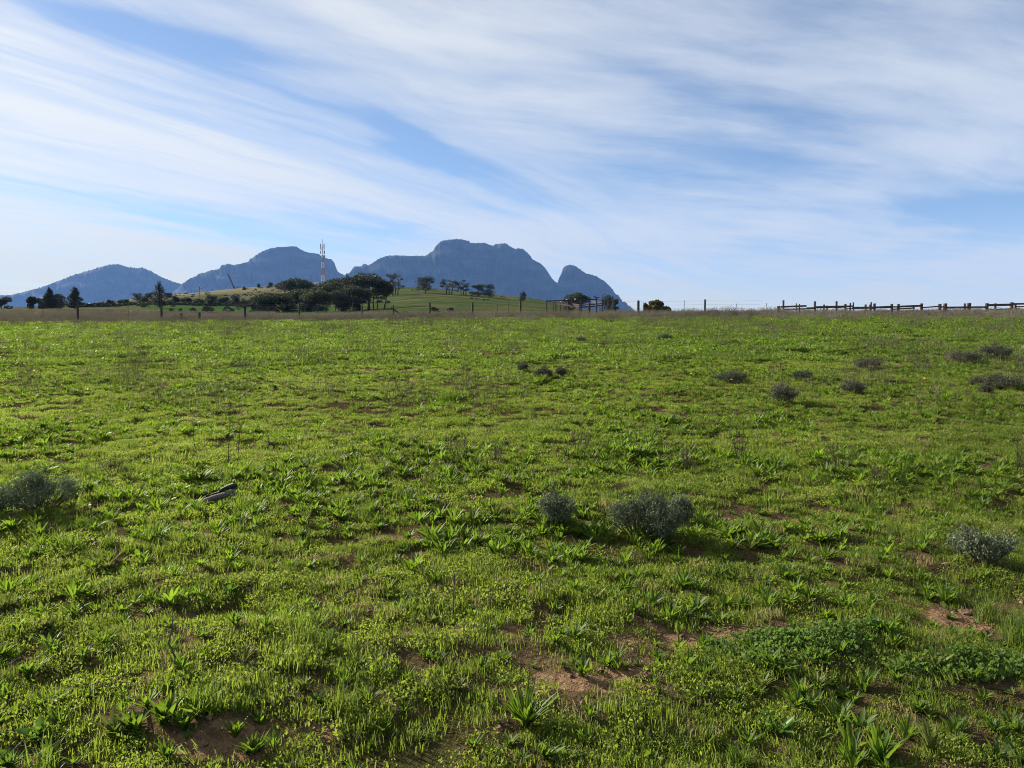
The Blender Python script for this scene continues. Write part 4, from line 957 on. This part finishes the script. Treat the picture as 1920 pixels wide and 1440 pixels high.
tree(640, 562, 44, 176, 'bush', 'dark undergrowth tree in the shade of the middle pines', None, 'tree', seed=115, mat='cypress')
G6 = 'trees standing on the green hill skyline'
tree(741, 513, 34, 290, 'airy', 'see-through tree with several thin trunks, first right of the grove', G6, seed=121)
tree(797, 516, 40, 295, 'tier', 'dense layered tree standing alone, second on the skyline right of the grove', G6, seed=122)
tree(842, 521, 36, 290, 'airy', 'see-through flat topped tree, left one of the touching pair', G6, seed=123)
tree(869, 526, 32, 290, 'airy', 'see-through round topped tree, right one of the touching pair', G6, seed=124)
tree(897, 532, 34, 285, 'tier', 'dense left half of the last dark tree clump on the skyline', G6, seed=125)
tree(917, 532, 24, 286, 'tier', 'dense right half of the last dark tree clump on the skyline', G6, seed=126)
tree(980, 546, 15, 280, 'bush', 'small round bush alone on the green skyline left of the pen', None, 'bush', 'bush', 'broad', seed=127)
G7 = 'dark trees beyond the timber pen'
tree(1082, 548, 44, 200, 'umbrella', 'dark spreading tree behind the middle of the timber pen', G7, seed=131)
tree(1066, 558, 24, 195, 'bush', 'low dark tree behind the left half of the timber pen', G7, seed=132)
tree(1139, 549, 36, 190, 'bush', 'dark rounded tree behind the right end of the timber pen', G7, seed=133)
tree(1153, 560, 18, 185, 'tier', 'thin low tree at the right foot of the last mountain', G7, seed=134)
tree(1231, 563, 42, 60, 'bush', 'yellowish leafy bush among the dry weeds right of the mountains', None, 'bush', 'bush', 'autumn', seed=135)
tree(1212, 566, 12, 58, 'bush', 'small reddish brown bush left of the yellowish one', None, 'bush', 'bush', 'autumn', seed=136)
tree(1249, 574, 22, 57, 'bush', 'low dark bush at the right foot of the yellowish one', None, 'bush', 'bush', 'broad', seed=137)

# scrub too small to count on the hill
hx, hy = [], []
rg = np.random.default_rng(31)
pxs = rg.uniform(150, 1060, 1500); dd = rg.uniform(190, 420, 1500)
k = fbm(pxs * .02, dd * .02, 55, 3) > np.where(pxs < 560, .46, .66); pxs, dd = pxs[k], dd[k]
pxs = np.concatenate([pxs, rg.uniform(150, 495, 420), rg.uniform(290, 490, 200)]); dd = np.concatenate([dd, 232 + rg.normal(size=420) * 5 - 22 * (1 - sstep(150, 300, pxs[-620:-200])), rg.uniform(236, 262, 200)])
xs = (pxs - 960) / F * dd; ys = dd
sc_src = []
for _ in range(3):
    v = rg.normal(size=(160, 3)); v /= np.linalg.norm(v, axis=1, keepdims=True); v[:, 2] = np.abs(v[:, 2]) * .7
    sc_src.append(hidden(quads_mesh('scrub_ball', leaf_quads(v * .5 * rg.uniform(.6, 1, (160, 1)), .22, rg, .6), M['scrub'])))
scatter('hill_scrub', np.stack([xs, ys, base_h(xs, ys)], 1), rg.uniform(0, 6.28, len(xs)), np.where(np.arange(len(xs)) >= len(xs) - 620, rg.uniform(.9, 3.2, len(xs)), rg.uniform(.3, 1.5, len(xs))), sc_src, 'small scrub speckling the hillside beyond the fence', 'scrub')

# ------------------------------------------------------------------ mast, crane, poles, hut
d = 430; x0 = at(605, 480, d).x; zg = gz(x0, d); px_m = d / F
mast = empty('radio_mast', (x0, d, zg), 'tall red and white lattice radio mast with antennas rising behind the pines', 'mast')
zt = at(605, 479, d).z - zg; rnd_ = 9; w0, w1 = .85, .55
cols = ['white', 'red', 'white', 'red', 'white', 'red']
# band limits from the photograph: red 479-492, white -503, red -516, white -529, red, white
lim = [zt, at(605, 491, d).z - zg, at(605, 503, d).z - zg, at(605, 516, d).z - zg, at(605, 529, d).z - zg, at(605, 540, d).z - zg, 0]
for k in range(6):
    zt_, zb_ = lim[k], lim[k + 1]
    if zt_ <= zb_: continue
    mb = MB(); nb = max(2, int((zt_ - zb_) / 1.9))
    W_ = lambda z: w0 + (w1 - w0) * z / zt
    for sx in (-1, 1):
        for sy in (-1, 1):
            mb.beam((sx * W_(zb_), sy * W_(zb_), zb_), (sx * W_(zt_), sy * W_(zt_), zt_), .2, .2)
    for q in range(nb):
        za, zb2 = zb_ + (zt_ - zb_) * q / nb, zb_ + (zt_ - zb_) * (q + 1) / nb; a, b = W_(za), W_(zb2)
        for f1, f2 in (((-1, -1), (1, -1)), ((1, -1), (1, 1)), ((1, 1), (-1, 1)), ((-1, 1), (-1, -1))):
            mb.beam((f1[0] * a, f1[1] * a, za + .02), (f2[0] * b, f2[1] * b, zb2), .09, .09); mb.beam((f2[0] * a, f2[1] * a, za + .02), (f1[0] * b, f1[1] * b, zb2), .09, .09)
            mb.beam((f1[0] * b, f1[1] * b, zb2 - .1), (f2[0] * b, f2[1] * b, zb2 - .1), .1, .1)
    mb.build('lattice_section', M['red' if k % 2 == 0 else 'white'], mast)
mb = MB(); zr = at(605, 448, d).z - zg; zm = at(605, 462, d).z - zg
mb.tube([(0, 0, zt - .5), (0, 0, zm)], [.28, .24], 8); mb.build('top_pole', M['white'], mast)
mb = MB(); mb.tube([(.1, 0, zm - .3), (.1, 0, zr)], [.13, .08], 6); mb.build('top_rod', M['steel'], mast)
for (dx, ya, yb, mm, wd) in ((-1.0, 457, 467, 'red', .5), (1.0, 457.5, 466, 'steel', .5), (-1.2, 471, 476, 'grey', .6), (1.1, 470, 476, 'steel', .55), (1.25, 478.5, 483, 'steel', .5), (-.9, 466, 470, 'grey', .45), (1.0, 463, 469, 'grey', .4)):
    za, zb_ = at(605, ya, d).z - zg, at(605, yb, d).z - zg
    mb = MB(); mb.beam((dx, -.35, zb_), (dx, -.35, za), wd, .35, (0, 1, 0)); mb.beam((dx * .9, -.3, (za + zb_) / 2 + .2), (dx * .1, 0, (za + zb_) / 2 + .2), .12, .12); mb.build('antenna', M[mm], mast)
# small hut by the mast
hx_ = at(594, 530, 425); zh = gz(hx_.x, 425)
hut = empty('equipment_hut', (hx_.x, 425, zh), 'little pale hut half hidden behind the pines at the mast foot', 'hut'); hut.scale = (.7, .7, .62)
MB().box((0, 0, 1.6), 4.6, 3.2, 3.6).build('wall', M['plaster'], hut)
mb = MB(); mb.beam((-2.5, 0, 3.5), (2.5, 0, 3.5), 3.6, .2); mb.build('roof', M['tin'], hut)
MB().box((.8, -1.62, 1.15), .9, .06, 2.0).build('door', M['steel'], hut)
hx_ = at(168, 571, 210); zh = gz(hx_.x, 210)
hut = empty('small_shed', (hx_.x, 210, zh), 'tiny white shed among the low bushes right of the left conifers', 'shed'); hut.scale = (.42, .42, .5)
MB().box((0, 0, .95), 1.7, 1.6, 2.1).build('wall', M['plaster'], hut)
mb = MB(); mb.add([(-1, -1, 2.0), (1, -1, 2.0), (1, 1, 2.0), (-1, 1, 2.0), (-1, 0, 2.5), (1, 0, 2.5)], [(0, 1, 5, 4), (2, 3, 4, 5), (0, 4, 3), (1, 2, 5), (0, 3, 2, 1)]); mb.build('roof', M['tin'], hut)
# crane boom and poles on the crest
d = 430; a, b = at(439, 538, d), at(428, 515, d); o_ = Vector((a.x, d, gz(a.x, d)))
t = empty('crane', o_, 'dark crane boom leaning to the left above the dry hill crest', 'crane')
mb = MB(); bb = b - o_; mb.beam((0, 0, .6), bb, .75, .75); mb.build('boom', M['steel'], t)
mb = MB(); mb.beam(bb - Vector((.3, 0, .05)), bb + Vector((-1.1, 0, 1.1)), .3, .3); mb.build('jib', M['steel'], t)
MB().box((.3, 0, .3), 1.2, 1.2, .9).build('cab', M['steel'], t)
for (px, top, lb) in ((471.5, 512, 'left of the two thin bare poles on the dry hill crest'), (521, 508, 'right of the two thin bare poles, closer to the pine grove'), (583, 516, 'thin pole poking above the olive topped pine')):
    p = at(px, top, 425); z0 = gz(p.x, 425); h = p.z - z0; mb = MB(); mb.tube([(0, 0, -.5), (0, 0, h)], [.14, .10], 7); mb.beam((-.6, 0, h - .5), (.6, 0, h - .5), .14, .14)
    mb.box((-.5, 0, h - .35), .12, .12, .2); mb.box((.5, 0, h - .35), .12, .12, .2)
    tag(mb.build('utility_pole', M['steel'], None, (p.x, 425, z0)), lb, 'pole', 'thin poles on the hill')
p = at(374, 537, 240); z0 = gz(p.x, 240); h = p.z - z0
t = empty('floodlight_mast', (p.x, 240, z0), 'floodlight mast with small pale lamps above the bushes left of the crane', 'light mast')
MB().tube([(0, 0, -.3), (0, 0, h)], [.13, .09], 7).build('pole', M['steel'], t)
mb = MB(); mb.beam((-.65, 0, h - .55), (.65, 0, h - .55), .12, .12); mb.build('crossbar', M['steel'], t)
for (dx, dz) in ((-.5, -.3), (0, .1), (.5, -.3), (-.5, -.8), (.5, -.8)):
    mb = MB(); mb.beam((dx, -.12, h + dz - .12), (dx, .1, h + dz + .1), .34, .2); mb.build('lamp', M['white'], t)

# ------------------------------------------------------------------ wire fence along the crest
def post_part(name, px, top, d, r, parent, root, mat='wood_dark', lean=0.0, square=False):
    p = at(px, top, d); z0 = fz(p.x, d) - .25; mb = MB(); h = p.z - z0; base = Vector((p.x - lean, d, z0)) - root
    if square: mb.beam(base, base + Vector((lean, 0, h)), r * 2, r * 2, (0, 1, 0), .01)
    else: mb.tube([base, base + Vector((lean * .5, 0, h * .5)), base + Vector((lean, 0, h))], [r * 1.08, r, r * .92], 8)
    return mb.build(name, M[mat], parent)
D1 = 46.0
root = Vector((at(640, 600, D1).x, D1, gz(at(640, 600, D1).x, D1)))
fence = empty('wire_fence', root, 'long wire fence with uneven dark wooden posts crossing the crest of the field', 'fence')
POSTS = [(-60, 566, .05), (145, 560, .065), (302, 552, .07), (459, 568, .075), (561, 568, .045), (679, 573, .05), (737, 572, .05), (806, 567, .06), (886, 567, .065), (976, 564, .065), (1197, 563.5, .085), (1322, 561.5, .065), (1460, 574, .12)]
for (px, top, r) in POSTS: post_part('post', px, top, D1, r, fence, root)
for (px, top) in ((340, 587), (374, 586)): post_part('stub_post', px, top, D1 - 1.5, .075, fence, root)
for (px, top, ln) in ((911, 570, 0), (932.5, 570, 0), (953, 569, 0), (1207, 566, 0), (1283, 563, 0), (1381, 569.5, .12), (1437, 568.5, -.12), (560, 571, 0), (240, 572, 0), (80, 575, 0)): post_part('dropper', px, top, D1, .018, fence, root, 'twig', ln)
mb = MB(); a = at(733, 577, D1 - .3) - root; b = at(751, 589, D1 - .3) - root; mb.beam(a, b, .09, .09); mb.build('broken_brace', M['wood_dark'], fence)
mb = MB(); a = at(456, 575, D1 - .1) - root; b = at(464, 574, D1 - .1) - root; mb.beam(a, b, .1, .12); mb.build('post_block', M['wood_dark'], fence)
xs_ = [p[0] for p in POSTS]
for hh in (.28, .52, .76, 1.0):
    pts = []
    for i in range(len(xs_) - 1):
        for k in range(4):
            px = xs_[i] + (xs_[i + 1] - xs_[i]) * k / 4; x = at(px, 595, D1).x
            pts.append(Vector((x, D1 - .06, gz(x, D1) + hh - .03 * math.sin(math.pi * k / 4))) - root)
    MB().tube(pts, .0035, 4).build('wire', M['wire'], fence)
mb = MB()                                              # woven mesh on the left stretch
for k in range(150):
    px = 282 + k * 1.6; x = at(px, 595, D1).x; z = gz(x, D1); mb.tube([Vector((x, D1 - .07, z + .1)) - root, Vector((x, D1 - .07, z + .9)) - root], .003, 3, False)
for q in range(5):
    mb.tube([Vector((at(px, 595, D1).x, D1 - .07, gz(at(px, 595, D1).x, D1) + .2 + q * .16)) - root for px in range(282, 525, 12)], .003, 3, False)
mb.build('wire_mesh', M['wire'], fence)

# ------------------------------------------------------------------ timber rail fence on the right
D2 = 50.0
root = Vector((at(1690, 590, D2).x, D2, gz(at(1690, 590, D2).x, D2)))
rf = empty('rail_fence', root, 'old brown timber rail fence with crooked posts on the right skyline', 'fence')
RP = [(1469, 563, .075), (1493, 569, .04), (1499, 570, .05), (1528, 565, .085), (1545, 571, .07), (1551, 573, .06), (1568.5, 565, .08), (1585, 570, .09), (1594.5, 568, .06), (1600, 567, .05), (1623, 571, .08), (1631, 571, .05), (1633.5, 566.5, .06), (1639.5, 569, .1),
      (1672, 570, .1), (1684.5, 570, .1), (1713, 572, .06), (1728, 569, .11), (1762, 570, .13), (1772.5, 569, .13), (1809, 569, .08), (1817, 568.5, .15), (1850.5, 568.5, .12), (1866, 569, .09), (1897, 567, .13), (1904, 569, .08), (1945, 567, .12), (1990, 568, .12), (2050, 566, .12)]
for (px, top, r) in RP: post_part('post', px, top, D2 + R.uniform(-.12, .12), r * .75, rf, root, 'wood', R.uniform(-.03, .03), True)
RAILS = [(1464, 575.5, 1512, 573.5, .12), (1470, 580, 1530, 578.5, .09), (1512, 577.5, 1572, 576, .09), (1528, 575.5, 1600, 573.8, .10), (1568, 577, 1596, 574.5, .09), (1585, 579, 1640, 578, .08), (1598, 577, 1674, 576, .13), (1640, 576, 1674, 574.5, .10),
         (1674, 575.5, 1686, 575.5, .1), (1684, 575, 1730, 573.2, .14), (1672, 580, 1715, 577.5, .10), (1726, 577, 1764, 574.2, .09), (1762, 575.5, 1776, 575.5, .10), (1772, 576.8, 1818, 576.2, .14), (1816, 576.3, 1851, 576, .14), (1850, 572.3, 1900, 571.2, .16), (1850, 581, 1900, 579, .10), (1890, 580.5, 1912, 579, .16), (1898, 570, 1992, 568.5, .12), (1903, 575, 1992, 574, .08), (1903, 581, 1992, 580, .10), (1990, 570, 2052, 569, .13)]
for i, (xa, ya, xb, yb, th_) in enumerate(RAILS):
    o_ = -.13 if i % 2 else -.10
    mb = MB(); mb.beam(at(xa, ya, D2 + o_) - root, at(xb, yb, D2 + o_ + .02) - root, .05, th_, (0, 0, 1), .01); mb.build('rail', M['wood'], rf)
mb = MB(); mb.beam(at(1640, 583.2, D2 + .3) - root, at(1992, 582.8, D2 + .3) - root, .05, .07); mb.build('ground_rail', M['wood'], rf)
mb = MB(); mb.tube([at(1869, 576.5, D2 - .2) - root, at(1873, 576.0, D2 - .2) - root, at(1878, 578.5, D2 - .2) - root], [.012, .012, .008], 5); mb.build('bent_wire', M['wire'], rf)

# ------------------------------------------------------------------ timber pen in the middle
root = Vector((at(1085, 580, 50).x, 50, gz(at(1085, 580, 50).x, 50)))
pen = empty('timber_pen', root, 'old dark timber livestock pen with sagging rails below the pointed peak', 'pen')
for (px, top, dd_, r) in ((1025, 562, 48, .045), (1038, 567, 50, .025), (1042, 569, 49, .05), (1051, 568, 52, .035), (1062, 561.5, 53, .05), (1065.5, 561.5, 48, .085), (1087, 572, 47, .06), (1090, 560.5, 53, .05), (1105, 568, 47.5, .09), (1118.5, 558, 48, .05), (1129, 562.5, 50, .045), (1141, 561.5, 52, .04), (1150.5, 566, 52, .035)):
    post_part('post', px, top, dd_, r, pen, root)
for (xa, ya, da, xb, yb, db, th_) in ((1025, 564.6, 48, 1065, 563, 48.0, .07), (1065, 563, 48.0, 1118, 561, 48.0, .07), (1118, 562, 48, 1141, 563, 52, .05), (1040, 566.2, 49, 1065, 569.5, 48.2, .10), (1065, 569.2, 48.2, 1087, 572, 47, .10), (1042, 569.3, 49, 1087, 576, 47, .11), (1065, 569.3, 53, 1108, 565, 53.5, .13), (1108, 565, 53.5, 1131, 570.6, 50, .14),
        (1087, 572.8, 47, 1129, 569, 50, .07), (1066, 576.2, 48, 1087, 576.5, 47, .07), (1087, 576.5, 47, 1130, 572.3, 50, .09), (1090, 572.5, 53, 1118, 573.6, 48.2, .09), (1051, 570.5, 52, 1090, 568, 53, .07)):
    mb = MB(); mb.beam(at(xa, ya, da) - root, at(xb, yb, db) - root, .06, th_, (0, 0, 1), .01); mb.build('rail', M['wood_dark'], pen)
mb = MB(); mb.beam(at(1113, 555.6, 48) - root, at(1119, 558.8, 48) - root, .06, .07); mb.beam(at(1118.5, 558.8, 47.95) - root, at(1124, 557.2, 47.95) - root, .05, .05); mb.build('forked_bracket', M['wood_dark'], pen)
for (px, py, dd_) in ((1062.3, 561.8, 52.9), (1078.3, 561.2, 47.9), (1052, 565, 51.9)):
    mb = MB(); q = at(px, py, dd_) - root; mb.tube([q - Vector((0, 0, .05)), q, q + Vector((0, 0, .05))], [.035, .055, .03], 8); mb.build('insulator', M['white'], pen)
